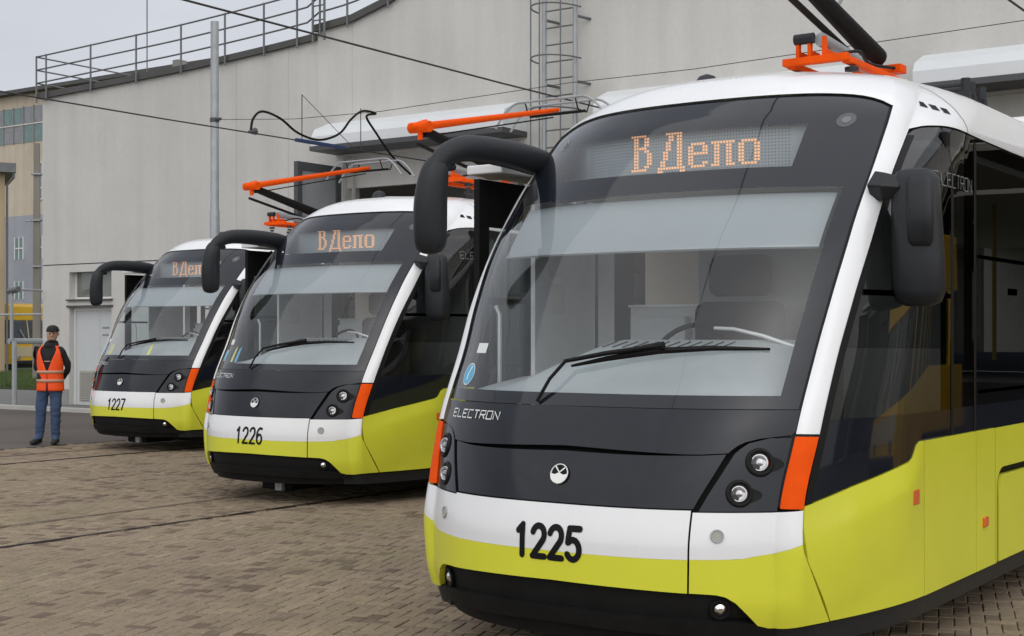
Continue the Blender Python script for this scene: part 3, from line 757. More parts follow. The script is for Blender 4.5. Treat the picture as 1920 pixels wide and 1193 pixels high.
    def dashrow(x):
        sh = .0 if abs(x) < .5 else (abs(x)-.5)*.62
        k = 1 if x > -.25 else max(.25, 1-(-.25-x)*1.6)
        return [(x, v+sh, 1.335+(z-1.335)*k if z > 1.335 else z) for v, z in prof]
    xs = lin(-.88, .90, 18); o = 0
    for x in xs: mb.v += dashrow(x)
    for i in range(18):
        for j in range(6): mb.f.append((i*7+j, i*7+j+1, (i+1)*7+j+1, (i+1)*7+j))
    d = mb.build('dashboard', 'dash', root, smooth=True, ang=30)
    for i in range(12):
        x = -.22+i*.062
        mb = MB(); mb.tube([(x, .86, 1.562), (x+.022, .98, 1.590)], .003, 6); mb.build('air_vent', 'blackm', d)
    # driver seat
    st = MB(); st.box((-.26, 1.50, .82), (.26, 2.0, .95)); so = st.build('driver_seat', 'seat', root, bevel=.05)
    mb = MB(); mb.box((-.27, 1.95, .93), (.29, 2.09, 1.82)); mb.build('backrest', 'seat', so, bevel=.06)
    mb = MB(); mb.box((-.18, 1.96, 1.85), (.21, 2.08, 2.09)); mb.build('headrest', 'seat', so, bevel=.05)
    mb = MB(); mb.box((-.11, 1.6, .36), (.11, 1.9, .82)); mb.build('seat_base', 'blackm', so)
    mb = MB(); mb.ring((0.05, 1.30, 1.52), (0, -.8, .6), .20, .014, 28, 8); mb.build('steering_ring', 'rubber', root, smooth=True)
    # partition behind the cab, with a glazed opening
    for a, b, mt in (((-1.12, 2.30, .36), (-1.0, 2.34, 2.62), 'inwall'), ((-1.0, 2.30, .36), (-.88, 2.34, 2.62), 'seat'), ((-.88, 2.30, .36), (-.40, 2.34, 1.80), 'inwall'), ((-.88, 2.30, 2.26), (-.40, 2.34, 2.62), 'inwall'),
                     ((-.40, 2.30, .36), (1.12, 2.34, 1.55), 'inwall'), ((-.40, 2.30, 1.55), (1.12, 2.34, 2.62), 'panel')):
        bx('cab_partition', a, b, mt, root)
    bx('wall_view_panel', (-1.0, 2.70, 1.60), (-.2, 2.73, 2.4), 'beigep', root)  # added beige panel, stands in for the depot wall seen through the windows
    bx('cab_cabinet', (-.84, 2.22, .36), (-.45, 2.298, 1.74), 'inwall', root, bevel=.01)
    bx('cab_rail', (-.88, 2.27, 1.80), (-.30, 2.29, 1.815), 'silver', root)
    bx('cab_side_lining', (-1.17, 1.60, .36), (-1.14, 2.29, 2.45), 'inwall', root)
    for z in (1.75, 1.98): bx('notice_sheet', (-1.138, 1.75, z), (-1.134, 1.92, z+.19), 'paper', root)
    for x, v in ((-.45, 3.6), (.5, 3.7), (-.45, 5.4), (.5, 5.4)):
        MB().tube([(x, v, .36), (x, v, 2.62)], .017, 8).build('grab_pole', 'rail_y', root, smooth=True)
    # blind hanging behind the glass
    mb = MB(); patch(mb, lin(-.90, .90, 30), lambda u: 2.075, K(2.362), 5, -.045); P(mb, 'roller_blind', 'blind')
    mb = MB(); mb.tube([S(u, 2.075, -.045) for u in lin(-.90, .90, 24)], .010, 6); P(mb, 'blind_bar', 'steel')
    bx('front_ceiling', (-.95, 1.455, 2.44), (.95, 2.0, 2.47), 'inwall', root)
    # microphone arm / bright lamp rod behind glass
    mb = MB(); mb.tube([(.30, 1.12, 1.66), (.42, 1.10, 1.655), (.60, 1.06, 1.62), (.78, 1.08, 1.56)], .010, 8); P(mb, 'gooseneck', 'silver')
    # --- emblem, name, stickers
    p, n = on(0, .968, .010)
    mb = MB(); mb.disc(p, n, .048, 28, .004); em = P(mb, 'emblem', 'decal')
    mb = MB(); mb.ring(p+n*.005, n, .046, .0032, 28, 6); P(mb, 'emblem_ring', 'silver', em)
    mb = MB(); pts = [(-.045, 0.0), (-.022, -.004), (0, .006), (.022, -.004), (.045, 0.0), (.040, -.028), (.018, -.037), (0, -.047), (-.018, -.037), (-.040, -.028)]
    o = 0
    for x, z in pts: q, _ = on(x, .968+z, .017); mb.v.append(tuple(q))
    mb.f = [tuple(range(10))]; mb.build('emblem_crown', 'silver', em)
    mb = MB(); stroke(mb, [(-.026, .968+.034), (0, .968+.006), (.028, .968+.028)], .007, .0165); mb.build('emblem_stroke', 'silver', em)
    X0, X1, Z0, Z1 = -.845, -.43, 1.198, 1.236; word = 'ELECTRON'; cw = (X1-X0)/8
    nm = empty('nameplate', (0, 0, 0), 0, root)
    for i, ch in enumerate(word):
        mb = MB()
        for stt in LET[ch]: stroke(mb, [(X0+(i+a*.74)*cw, Z0+b*(Z1-Z0)) for a, b in stt], .0065, .016)
        mb.build('letter', 'silver', nm)
    def blob(name, x, z, r, mat, off, n=18, sq=None):
        mb = MB()
        if sq:
            for dx, dz in ((-sq[0],-sq[1]),(sq[0],-sq[1]),(sq[0],sq[1]),(-sq[0],sq[1])): mb.v.append(tuple(on(x+dx, z+dz, off)[0]))
            mb.f = [(0, 1, 2, 3)]
        else: dotat(mb, x, z, r, off, n)
        return mb.build(name, mat, root)
    sk = blob('round_sticker', -.845, 1.418, .058, 'paper', .002); k2 = blob('sticker_disc', -.845, 1.418, .052, 'sticker', .003); k2.parent = sk
    mb = MB(); stroke(mb, [(-.835, 1.445), (-.85, 1.415), (-.845, 1.385)], .014, .004); dotat(mb, -.832, 1.452, .009, .004); mb.build('sticker_figure', 'paper', sk)
    blob('white_sticker', -.79, 1.555, 0, 'paper', .002, sq=(.05, .026))
    for sx in (-.86, .86):
        k3 = blob('clearance_lamp', sx, 2.735, .042, 'lampgl', .0015); k4 = blob('lamp_centre', sx, 2.735, .020, 'ledoff', .003); k4.parent = k3
    # --- wiper
    def wp(x, z, off): return on(x, z, off)[0]
    mb = MB(); mb.tube([wp(-.233, 1.295, .012), wp(-.17, 1.385, .05), wp(-.11, 1.468, .055)], .009, 8);
    mb.tube([wp(-.115, 1.468, .055), wp(.1, 1.508, .055), wp(.30, 1.540, .05), wp(.36, 1.550, .045)], [.010, .012, .012, .010], 8); wi = P(mb, 'wiper', 'rubber')
    mb = MB(); mb.tube([wp(-.09, 1.462, .022), wp(.1, 1.497, .026), wp(.36, 1.535, .03), wp(.6, 1.552, .024), wp(.84, 1.553, .014)], [.006, .012, .015, .012, .006], 6, sq=(.7, 1.2)); P(mb, 'wiper_blade', 'rubber', wi)
    mb = MB(); c = wp(.345, 1.550, .04); mb.tube([c+Vector((-.07, 0, -.012)), c+Vector((.045, 0, .006))], .020, 8, sq=(.8, 1)); P(mb, 'wiper_joint', 'rubber', wi)
    # --- mirrors
    mr = empty('left_mirror', (0, 0, 0), 0, root); mr.name = 'mirror'
    arm = [(-1.05, 1.68, 2.63), (-1.075, 1.52, 2.655), (-1.10, 1.30, 2.675), (-1.115, 1.05, 2.68), (-1.125, .85, 2.665), (-1.135, .70, 2.61), (-1.145, .63, 2.53), (-1.15, .615, 2.47)]
    mb = MB(); mb.tube(spl(arm, 5), splr([.072, .086, .084, .078, .072, .064, .056, .046], 5), 16, sq=(.72, 1)); P(mb, 'mirror_arm', 'plastic', mr)
    hd = [(-1.14, .70, 2.585), (-1.15, .665, 2.56), (-1.16, .64, 2.50), (-1.175, .63, 2.38), (-1.185, .635, 2.24), (-1.19, .645, 2.13), (-1.19, .65, 2.085), (-1.19, .652, 2.068)]
    mb = MB(); mb.tube(spl(hd, 4), splr([.028, .058, .074, .083, .086, .080, .058, .014], 4), 18, sq=(.95, 1.15)); P(mb, 'mirror_housing', 'plastic', mr)
    mb = MB(); mb.tube([(-1.155, .70, 2.545), (-1.15, .80, 2.56)], .022, 8); P(mb, 'mirror_joint', 'plastic', mr)
    mb = MB(); mb.box((-1.08, 1.60, 2.52), (-1.0, 1.74, 2.68)); mb.build('mirror_foot', 'plastic', mr, bevel=.02)
    mr2 = empty('mirror', (0, 0, 0), 0, root)
    mb = MB(); mb.tube([(1.09, 1.27, 2.36), (1.15, 1.255, 2.352), (1.23, 1.27, 2.345)], [.078, .072, .055], 4, sq=(.75, 1)); mb.build('mirror_bracket', 'plastic', mr2, bevel=.008)
    def slab(rows, n=20, pw=3.2):
        m_ = MB()
        for (cx, cy, z, a, b_) in rows:
            for k in range(n):
                q = 2*math.pi*k/n; c_, s_ = math.cos(q), math.sin(q)
                m_.v.append((cx+a*math.copysign(abs(c_)**(2/pw), c_), cy+b_*math.copysign(abs(s_)**(2/pw), s_), z))
        for i in range(len(rows)-1):
            for k in range(n): m_.f.append((i*n+k, i*n+(k+1) % n, (i+1)*n+(k+1) % n, (i+1)*n+k))
        m_.f += [tuple(range(n)), tuple(len(m_.v)-n+k for k in range(n))[::-1]]
        return m_
    rows = [(1.285, 1.31, 2.435, .05, .03), (1.288, 1.31, 2.425, .085, .05), (1.29, 1.31, 2.38, .112, .070), (1.295, 1.31, 2.2, .118, .078), (1.30, 1.315, 2.0, .125, .085), (1.305, 1.315, 1.84, .125, .085), (1.305, 1.315, 1.785, .105, .07), (1.305, 1.315, 1.765, .06, .04)]
    P(slab(rows), 'mirror_housing', 'plastic', mr2, ang=50)
    rows = [(1.335, 1.235, 2.39, .05, .015), (1.337, 1.228, 2.36, .062, .028), (1.34, 1.226, 2.2, .063, .03), (1.343, 1.228, 2.08, .060, .028), (1.343, 1.235, 2.055, .045, .012)]
    P(slab(rows), 'mirror_cap', 'plastic', mr2, ang=50)
    # --- front door leaf, slid open outside the body on the platform side
    dr = empty('door_leaf', (0, 0, 0), 0, root)
    x0, x1 = -1.42, -1.38
    for a, b in (((x0, 1.36, .36), (x1, 1.46, 2.56)), ((x0, 1.86, .36), (x1, 1.96, 2.56)), ((x0, 1.461, 2.28), (x1, 1.859, 2.56)), ((x0, 1.461, .36), (x1, 1.859, .8))):
        bx('door_frame', a, b, 'blackm', dr)
    bx('door_glass', (-1.405, 1.462, .801), (-1.395, 1.858, 2.279), 'wglass', dr)
    MB().tube([(-1.36, 1.5, 1.0), (-1.33, 1.5, 1.05), (-1.33, 1.5, 1.75), (-1.36, 1.5, 1.8)], .014, 8).build('door_handle', 'silver', dr, smooth=True)
    bx('door_track', (-1.46, 1.34, 2.585), (-1.20, 2.9, 2.64), 'white', root, bevel=.008)
    # --- coupler, bogie
    mb = MB(); mb.box((-.22, .42, .10), (.18, .95, .21)); cp = mb.build('coupler_box', 'blackm', root, bevel=.02)
    bx('coupler_plate', (.02, .36, .10), (.11, .412, .205), 'steel', cp, bevel=.006)
    for v in (3.2, 4.4, 8.6, 9.8):
        for sx in (-.5, .5):
            MB().tube([(sx-.05, v, .30), (sx+.05, v, .30)], .30, 24).build('wheel', 'railsteel', root, smooth=True)
    bx('bogie', (-.92, 2.95, .10), (.92, 4.65, .18), 'blackm', root, bevel=.03)
    bx('bogie', (-.92, 8.35, .10), (.92, 10.05, .18), 'blackm', root, bevel=.03)
    # --- roof gear and pantograph
    bx('roof_box', (-.72, 5.6, 3.13), (.72, 8.9, 3.30), 'white', root, bevel=.04)
    MB().tube([(-.42, 2.45, 3.11), (-.42, 2.45, 3.20), (-.42, 2.45, 3.235), (-.42, 2.45, 3.25)], [.085, .075, .05, .01], 14).build('antenna', 'plastic', root, smooth=True)
    pg = empty('pantograph', (0, 0, 0), 0, root)
    for sx in (-.19, .19):
        bx('base_beam', (sx-.028, 3.20, 3.375), (sx+.028, 4.45, 3.42), 'orange', pg, bevel=.008)
        for v in (3.3, 4.3):
            mb = MB()
            for k in range(6): mb.tube([(sx, v, 3.12+k*.043), (sx, v, 3.145+k*.043)], .045 if k % 2 else .03, 12)
            mb.build('insulator', 'plastic', pg, smooth=True)
    bx('base_beam', (-.23, 3.15, 3.385), (.22, 3.21, 3.435), 'orange', pg, bevel=.008)
    bx('base_beam', (-.16, 4.20, 3.47), (.20, 4.32, 3.53), 'orange', pg, bevel=.008)
    for sx in (-.13, -.05, .05):
        mb = MB(); mb.box((sx-.012, 3.17, 3.436), (sx+.012, 3.21, 3.56)); mb.box((sx-.012, 3.212, 3.436), (sx+.012, 3.33, 3.48)); mb.build('spring_bracket', 'orange', pg, bevel=.004)
    MB().tube([(.02, 3.2, 3.545), (.04, 4.1, 3.47)], .045, 14).build('damper', 'steel', pg, smooth=True)
    MB().tube([(-.02, 3.18, 3.555), (-.15, 3.18, 3.555)], .036, 12).build('damper_end', 'plastic', pg, smooth=True)
    MB().tube(spl([(.1, 3.25, 3.44), (.16, 3.5, 3.50), (.12, 3.8, 3.47), (.15, 4.2, 3.50)], 5), .012, 6).build('shunt_cable', 'rubber', pg, smooth=True)
    KN = Vector((0, 2.66, 3.95)); PV = Vector((0, 4.27, 3.60)); HD = Vector((0, 5.45, 4.60))
    MB().tube([PV, KN+Vector((0, .08, -.03))], [.074, .055], 14).build('lower_arm', 'blackm', pg, smooth=True)
    MB().tube([PV+Vector((.0, -.26, -.10)), KN+Vector((0, -.05, -.19))], .022, 8).build('control_rod', 'rubber', pg, smooth=True)
    mb = MB(); mb.tube([KN+Vector((-.14, 0, 0)), KN+Vector((.14, 0, 0))], .062, 14); mb.tube([KN+Vector((0, .0, -.14)), KN+Vector((0, 0, .06))], .03, 8); mb.tube([KN+Vector((-.04, -.10, 0)), KN+Vector((0, .1, .03))], [.03, .075], 10); mb.build('knuckle', 'orange', pg, smooth=True)
    for sg in (-1, 1):
        MB().tube([KN+Vector((sg*.09, .02, .01)), HD+Vector((sg*.035, -.05, -.10))], [.045, .028], 12).build('upper_arm', 'orange', pg, smooth=True)
    MB().tube([KN+Vector((0, .05, -.10)), HD+Vector((0, -.1, -.2))], .010, 6).build('upper_rod', 'rubber', pg, smooth=True)
    hd_ = MB()
    for dv in (-.17, .17):
        pts = []
        for x in lin(-.85, .85, 24):
            e = max(0, abs(x)-.48)/.37; pts.append((x, HD.y+dv, HD.z+.02-.30*e**1.8))
        hd_.tube(pts, .016, 8)
    hd_.build('pan_head', 'steel', pg, smooth=True)
    mb = MB()
    for x in (-.38, .38): mb.tube([(x, HD.y-.17, HD.z), (x, HD.y-.10, HD.z-.14), (x, HD.y+.10, HD.z-.14), (x, HD.y+.17, HD.z)], .010, 6)
    mb.tube([(-.42, HD.y, HD.z-.14), (.42, HD.y, HD.z-.14)], .02, 8); mb.build('pan_frame', 'rubber', pg, smooth=True)
    for x, v in ((.88, 3.45), (.86, 3.62), (.86, 3.85)):
        mb = MB(); mb.box((x-.04, v-.03, 3.02), (x+.03, v+.03, 3.16)); mb.tube([(x, v, 3.15), (x, v, 3.24)], .03, 10); mb.tube([(x-.2, v, 3.2), (x+.02, v, 3.2)], .015, 6); mb.build('roof_insulator', 'plastic', root)
    return root

tram = build_tram()
trams = [tram, copy_tree(tram), copy_tree(tram)]
for o, ps, lb in zip(trams, POSE, ('big white and lime yellow tram numbered 1225, nearest the camera on the right', 'white and lime yellow tram numbered 1226, middle one of the three', 'white and lime yellow tram numbered 1227, farthest one beside the man in the vest')):
    o.location = (ps[0], ps[1], 0); o.rotation_euler = (0, 0, ps[2])
    tag(o, lb, 'tram', 'new trams lined up before the depot')
number('1225', empty('fleet_number', (0,0,0), 0, trams[0]), -.20, .165, .590, .728, .030)
number('1226', empty('fleet_number', (0,0,0), 0, trams[1]), -.185, .175, .585, .730, .022, .012)
number('1227', empty('fleet_number', (0,0,0), 0, trams[2]), -.185, .175, .585, .730, .022, .022)
for t_, xs_ in ((trams[1], (-.70, -.60)), (trams[2], (-.70, -.62, .30))):
    for x in xs_:
        mb = MB()
        for dx, dz in ((-.03, 0), (.03, .0), (.015, .16), (-.02, .13)): mb.v.append(tuple(on(x+dx, 1.37+dz, -.03)[0]))
        mb.f = [(0, 1, 2, 3)]; mb.build('pennant', 'yel_sticker' if x != -.60 else 'sticker', t_)

# ------------------------------------------------------------------ depot building
dep = tag(empty('depot_building', (-22, WALL_Y, 0)), 'long light grey plastered depot hall with curved roof edge behind the trams', 'building')
def dchild(o): 
    o.parent = dep; o.matrix_parent_inverse = Matrix.Translation((22, -WALL_Y, 0)); return o
ROOFL = [(-27.25, 7.08), (-25, 7.14), (-22.8, 7.20), (-21, 7.28), (-19.6, 7.36), (-18.75, 7.42)]
ROOFR = [(-18.75, 7.56), (-18.2, 7.60), (-17.7, 7.66), (-17.1, 7.80), (-16.6, 8.0), (-16, 8.3), (-14.5, 9.0), (-12.5, 9.7), (-9, 10.3), (-4, 10.6), (8, 10.3), (20, 9.0)]
GATES = [(-18.1, -14.0), (-11.9, -7.7), (-6.6, -1.9), (-.4, 4.0), (5.5, 9.8), (11.3, 15.6)]
GZ = 5.05
def wall_cols(name, x0, x1, zlo, rl, y0, y1, mat):
    xs = sorted({x0, x1, *[a for a, _ in rl if x0 < a < x1], *[x0+(x1-x0)*i/10 for i in range(11)]}); mb = MB(); n = len(xs)
    for y in (y0, y1):
        for x in xs: mb.v.append((x, y, zlo))
        for x in xs: mb.v.append((x, y, itp(x, rl)))
    for i in range(n-1):
        mb.f += [(i, i+1, n+i+1, n+i), (2*n+i+1, 2*n+i, 3*n+i, 3*n+i+1), (n+i, n+i+1, 3*n+i+1, 3*n+i), (i+1, i, 2*n+i, 2*n+i+1)]
    mb.f += [(0, n, 3*n, 2*n), (n-1, 3*n-1, 4*n-1, 2*n-1)]
    return dchild(mb.build(name, mat))
DX = (-26.30, -24.86); DZ = 2.26; WZ = (2.44, 3.05)
Y0, Y1 = WALL_Y, WALL_Y+.45
def dbox(name, a, b, mat, bevel=0): return dchild(bx(name, a, b, mat, bevel=bevel))
dbox('wall', (-27.25, Y0, .02), (DX[0], Y1, 3.215), 'wall'); dbox('wall', (DX[0], Y0, DZ), (DX[1], Y1, WZ[0]), 'wall'); dbox('wall', (DX[0], Y0, WZ[1]), (DX[1], Y1, 3.215), 'wall'); dbox('wall', (DX[1], Y0, .02), (GATES[0][0], Y1, 3.215), 'wall')
wall_cols('wall', -27.25, -18.75, 3.24, ROOFL, Y0, Y1, 'wall')
wall_cols('wall', -18.75, GATES[0][0], 3.24, ROOFR, Y0-.03, Y1, 'wall')
wall_cols('wall', GATES[0][0], 20, GZ, ROOFR, Y0-.03, Y1, 'wall')
edges = [g for ab in GATES for g in ab][1:]+[20]
for a, b in zip(edges[0::2], edges[1::2]): dbox('wall', (a, Y0-.03, .0), (b, Y1, GZ), 'wall')
dbox('joint', (-27.24, Y0+.02, 3.215), (GATES[0][0], Y1, 3.24), 'flash')
dbox('plinth', (-27.27, Y0-.025, .02), (DX[0]-.02, Y0+.1, .42), 'plinth'); dbox('plinth', (DX[1]+.02, Y0-.025, .02), (GATES[0][0]-.3, Y0+.1, .42), 'plinth')
dbox('side_wall', (-27.25, Y1, .02), (-26.8, Y1+45, 7.0), 'wall')
dbox('hall_floor', (-26.7, Y1, -.06), (20, Y1+45, -.03), 'hall'); dbox('hall_back', (-26.7, Y1+45, 0), (20, Y1+45.3, 7), 'hall')
[dbox('hall_ceiling', (-26.7, Y1+a_, 6.6), (20, Y1+b_, 6.8), 'hall') for a_, b_ in ((.01, 5), (6.6, 16), (17.6, 28), (29.6, 45))]; dbox('side_wall', (19.6, Y1, 0), (20, Y1+45, 7), 'wall')  # unseen ceiling strips, gaps added between them to let daylight in
for x in (-22.5, -12.95, -7.15): dbox('hall_column', (x-.2, Y1+4, 0), (x+.2, Y1+4.4, 6.6), 'hall')
def coping(rl, x0, x1, h, yo):
    xs = sorted({x0, x1, *[x0+(x1-x0)*i/40 for i in range(41)]}); mb = MB(); n = len(xs)
    for dy, dz in ((Y0-yo, -.05), (Y0-yo, h), (Y1+.05, h), (Y1+.05, -.0)):
        for x in xs: mb.v.append((x, dy, itp(x, rl)+dz))
    for i in range(n-1):
        for k in range(4): mb.f.append((k*n+i, k*n+i+1, ((k+1) % 4)*n+i+1, ((k+1) % 4)*n+i))
    mb.f += [(0, n, 2*n, 3*n), (n-1, 4*n-1, 3*n-1, 2*n-1)]
    dchild(mb.build('roof_edge', 'flash'))
coping(ROOFL, -27.33, -18.754, .075, .09); coping(ROOFR, -18.80, 20, .085, .12)
# small window with blind, pale door with louvre
wn = dchild(empty('window', (0, 0, 0)))
def wbox(name, a, b, mat, par, bevel=0):
    o = bx(name, a, b, mat, bevel=bevel); o.parent = par; return o
yb_ = Y0+.16
wbox('frame', (DX[0], yb_, WZ[0]), (DX[0]+.06, yb_+.06, WZ[1]), 'wframe', wn); wbox('frame', (DX[1]-.06, yb_, WZ[0]), (DX[1], yb_+.06, WZ[1]), 'wframe', wn); wbox('frame', (-25.48, yb_, WZ[0]), (-25.42, yb_+.06, WZ[1]), 'wframe', wn)
wbox('frame', (DX[0]+.061, yb_, WZ[0]), (-25.481, yb_+.06, WZ[0]+.05), 'wframe', wn); wbox('frame', (-25.419, yb_, WZ[0]), (DX[1]-.061, yb_+.06, WZ[0]+.05), 'wframe', wn)
for k in range(12):
    z = WZ[0]+.06+k*.045
    for a, b in ((DX[0]+.07, -25.49), (-25.41, DX[1]-.07)): wbox('blind_slat', (a, yb_+.02, z), (b, yb_+.035, z+.040), 'louvre', wn)
wbox('pane', (DX[0]+.05, yb_+.01, WZ[0]+.05), (DX[1]-.05, yb_+.014, WZ[1]), 'lglass', wn)
wbox('sill', (DX[0]-.05, Y0-.06, WZ[0]-.035), (DX[1]+.05, Y0+.16, WZ[0]-.002), 'flash', wn)
wbox('reveal', (DX[0], yb_+.07, WZ[0]), (DX[1], yb_+.09, WZ[1]), 'louvre', wn)
dr = dchild(empty('door', (0, 0, 0)))
yd_ = Y0+.14
wbox('door_frame', (DX[0]+.002, yd_-.02, .05), (DX[0]+.08, yd_+.08, DZ-.002), 'wframe', dr); wbox('door_frame', (DX[1]-.08, yd_-.02, .05), (DX[1]-.002, yd_+.08, DZ-.002), 'wframe', dr); wbox('door_frame', (DX[0]+.081, yd_-.02, DZ-.08), (DX[1]-.081, yd_+.08, DZ-.002), 'wframe', dr)
wbox('door_panel', (DX[0]+.082, yd_, .06), (-25.42, yd_+.05, DZ-.082), 'doorp', dr, .004); wbox('door_panel', (-25.412, yd_, .06), (DX[1]-.082, yd_+.05, DZ-.082), 'doorp', dr, .004)
lv = wbox('louvre', (-26.10, yd_-.012, .16), (-25.60, yd_-.002, .84), 'louvre', dr)
for k in range(13): wbox('louvre_slat', (-26.08, yd_-.035, .18+k*.05), (-25.62, yd_-.013, .205+k*.05), 'louvre', dr)
wbox('door_handle', (-25.38, yd_-.06, 1.02), (-25.26, yd_-.02, 1.05), 'gatef', dr); wbox('lintel', (DX[0]-.06, Y0-.04, DZ+.002), (DX[1]+.06, Y0+.12, DZ+.04), 'flash', dr)
wbox('door_notice', (-25.33, yd_-.006, 1.62), (-25.12, yd_-.001, 1.66), 'gatep', dr); wbox('door_notice', (-25.33, yd_-.006, 1.78), (-25.10, yd_-.001, 1.82), 'gatep', dr)
wbox('step', (DX[0]-.1, Y0-.5, .0), (DX[1]+.1, Y0+.14, .052), 'kerb', dr)
# gate canopies and gates
for gi, (a, b) in enumerate(GATES):
    cn = dchild(empty('gate_canopy', (0, 0, 0)))
    mb = MB(); ya, zt, zb_ = Y0-.75, 5.62, 5.12
    prof = [(Y0-.032, 5.66), (Y0-.30, 5.66), (ya+.08, 5.50), (ya, 5.36), (ya, 5.18), (Y0-.032, 5.18)]
    A, B = a-.15, b+.15
    mb.v = [(A, y, z) for y, z in prof]+[(B, y, z) for y, z in prof]; n = len(prof)
    mb.f = [(i, (i+1) % n, n+(i+1) % n, n+i) for i in range(n)]+[tuple(range(n))[::-1], tuple(range(n, 2*n))]
    o = mb.build('canopy_sheet', 'canopy'); o.parent = cn
    wbox('canopy_edge', (A-.02, ya-.03, 5.09), (B+.02, Y0-.034, 5.178), 'gatef', cn)
    wbox('lintel_panel', (a, Y0+.1, 4.45), (b, Y0+.2, GZ), 'wall2' if gi == 9 else 'wall', cn)
    for x, s_ in ((a, 1), (b, -1)):
        gl = dchild(empty('gate_leaf', (0, 0, 0)))
        xx0, xx1 = sorted((x-s_*.02, x-s_*.12)); yy0, yy1 = Y0-1.25, Y0-.06
        for (y0, y1, z0, z1) in ((yy0, yy0+.12, .1, 4.85), (yy1-.12, yy1, .1, 4.85), (yy0+.121, yy1-.121, .1, .24), (yy0+.121, yy1-.121, 4.70, 4.85), (yy0+.121, yy1-.121, 3.30, 3.42)):
            wbox('leaf_frame', (xx0, y0, z0), (xx1, y1, z1), 'gatef', gl)
        wbox('leaf_panel', (xx0+.03, yy0+.122, .241), (xx1-.03, yy1-.122, 3.299), 'gatep', gl); wbox('leaf_panel', (xx0+.03, yy0+.122, 3.421), (xx1-.03, yy1-.122, 4.699), 'gatep', gl)
# roof railing
rl_ = dchild(empty('roof_railing', (0, 0, 0)))
def topz(x): return itp(x, ROOFL) if x < -18.75 else itp(x, ROOFR)
def tube_child(name, pts, r, mat, par, n=6):
    o = MB().tube(pts, r, n).build(name, mat, smooth=True); o.parent = par; return o
posts = [-27.3, -26.95, -25.4, -23.9, -22.5, -21.2, -20.1, -19.2, -18.6, -17.9, -16.9, -15.9, -14.9]
for x in posts: tube_child('railing_post', [(x, Y0-.13, topz(x)-.14), (x, Y0-.13, topz(x)+.92)], .022, 'steeld', rl_)
for h in (.30, .60, .90): tube_child('railing_bar', [(x, Y0-.13, topz(x)+h) for x in lin(-27.3, -14.9, 40)], .018, 'steeld', rl_)
for h in (.30, .60, .90): tube_child('railing_bar', [(-27.3, Y0-.13, topz(-27.3)+h), (-27.3, Y0+8, topz(-27.3)+h-.02)], .018, 'steeld', rl_)
for y in (2.5, 5.2, 7.9): tube_child('railing_post', [(-27.3, Y0+y, 6.9), (-27.3, Y0+y, topz(-27.3)+.92)], .022, 'steeld', rl_)
# roof ladder rungs rising over the step
for x in (-18.72, -18.42): tube_child('ladder_stile', [(x, Y0-.2, 7.3), (x, Y0-.2, 9.6)], .025, 'steeld', rl_)
for k in range(7): tube_child('ladder_rung', [(-18.72, Y0-.2, 7.7+k*.28), (-18.42, Y0-.2, 7.7+k*.28)], .014, 'steeld', rl_)
for x in (-23.05,):
    dbox('roof_vent', (x-.08, Y0+.2, 7.2), (x+.1, Y0+.45, 7.5), 'plinth')
tube_child('antenna_rod', [(-24.4, Y0+.6, 7.1), (-24.4, Y0+.6, 9.6)], .014, 'steeld', rl_)
for i, x in enumerate((-21.0, -19.55, -17.86)): dbox('wall_joint', (x-.008, Y0-.032 if x > -18.7 else Y0-.003, 3.25), (x+.008, Y0+.05, topz(x)-.06), 'joint')
# caged ladder
ld = tag(empty('caged_ladder', (-12.98, Y0-.5, 0)), 'galvanised steel ladder with safety hoops up the depot wall', 'ladder')
def lchild(name, pts, r, mat='steel', n=8):
    o = MB().tube([(p[0]+13.2, p[1]-(Y0-.5), p[2]) for p in pts], r, n).build(name, mat, smooth=True); o.parent = ld
yl = Y0-.32
for x in (-13.50, -12.88): lchild('stile', [(x, yl, 2.3), (x, yl, 11.0)], .045)
for k in range(29): lchild('rung', [(-13.50, yl, 2.5+k*.29), (-12.88, yl, 2.5+k*.29)], .014, 'steeld')
for k in range(9):
    z = 4.55+k*.86; lchild('hoop', [(-13.19-.42*math.cos(R(a)), yl-.62*math.sin(R(a)), z) for a in lin(0, 180, 16)], .014, 'steeld', 6)
for a in (45, 90, 135): lchild('cage_bar', [(-13.19-.42*math.cos(R(a)), yl-.62*math.sin(R(a)), 4.5) , (-13.19-.42*math.cos(R(a)), yl-.62*math.sin(R(a)), 11.0)], .012, 'steeld', 6)
for z in (3.4, 5.9, 7.0, 9.2):
    for x in (-13.50, -12.88): lchild('wall_bracket', [(x, yl, z), (x+.12, Y0-.03, z-.02)], .025, 'steeld', 6)

# ------------------------------------------------------------------ poles, wires
pole = tag(empty('lighting_pole', (-20.15, 19.0, 0)), 'tall bare galvanised steel pole in front of the depot wall', 'pole')
MB().tube([(0, 0, 0), (0, 0, 4.0), (0, 0, 4.05), (0, 0, 7.65)], [.105, .095, .082, .078], 14).build('pole_shaft', 'steel', pole, smooth=True)
MB().tube([(0, 0, 0), (0, 0, .04)], .2, 14).build('pole_base', 'steel', pole)
mb = MB(); mb.tube([(0, 0, 5.72), (0, 0, 5.80)], .092, 14); mb.tube([(.08, -.02, 5.76), (.22, -.06, 5.76)], .03, 8); mb.build('wire_clamp', 'gatef', pole)
for i, (ps, z) in enumerate(zip(POSE, (4.66, 4.68, 4.78))):
    wr = tag(MB().tube([(ps[0], -45, z+.25), (ps[0], -15, z+.0), (ps[0], 0, z+.06), (ps[0], 14, z), (ps[0], WALL_Y+2, z+.02)], .011, 6).build('contact_wire', 'wire', smooth=True),
        ('overhead contact wire over the nearest tram at the top right corner', 'dark overhead wire slanting down to the middle tram', 'thin overhead wire at the far left holding the blue insulator')[i], 'wire', 'tram contact wires')
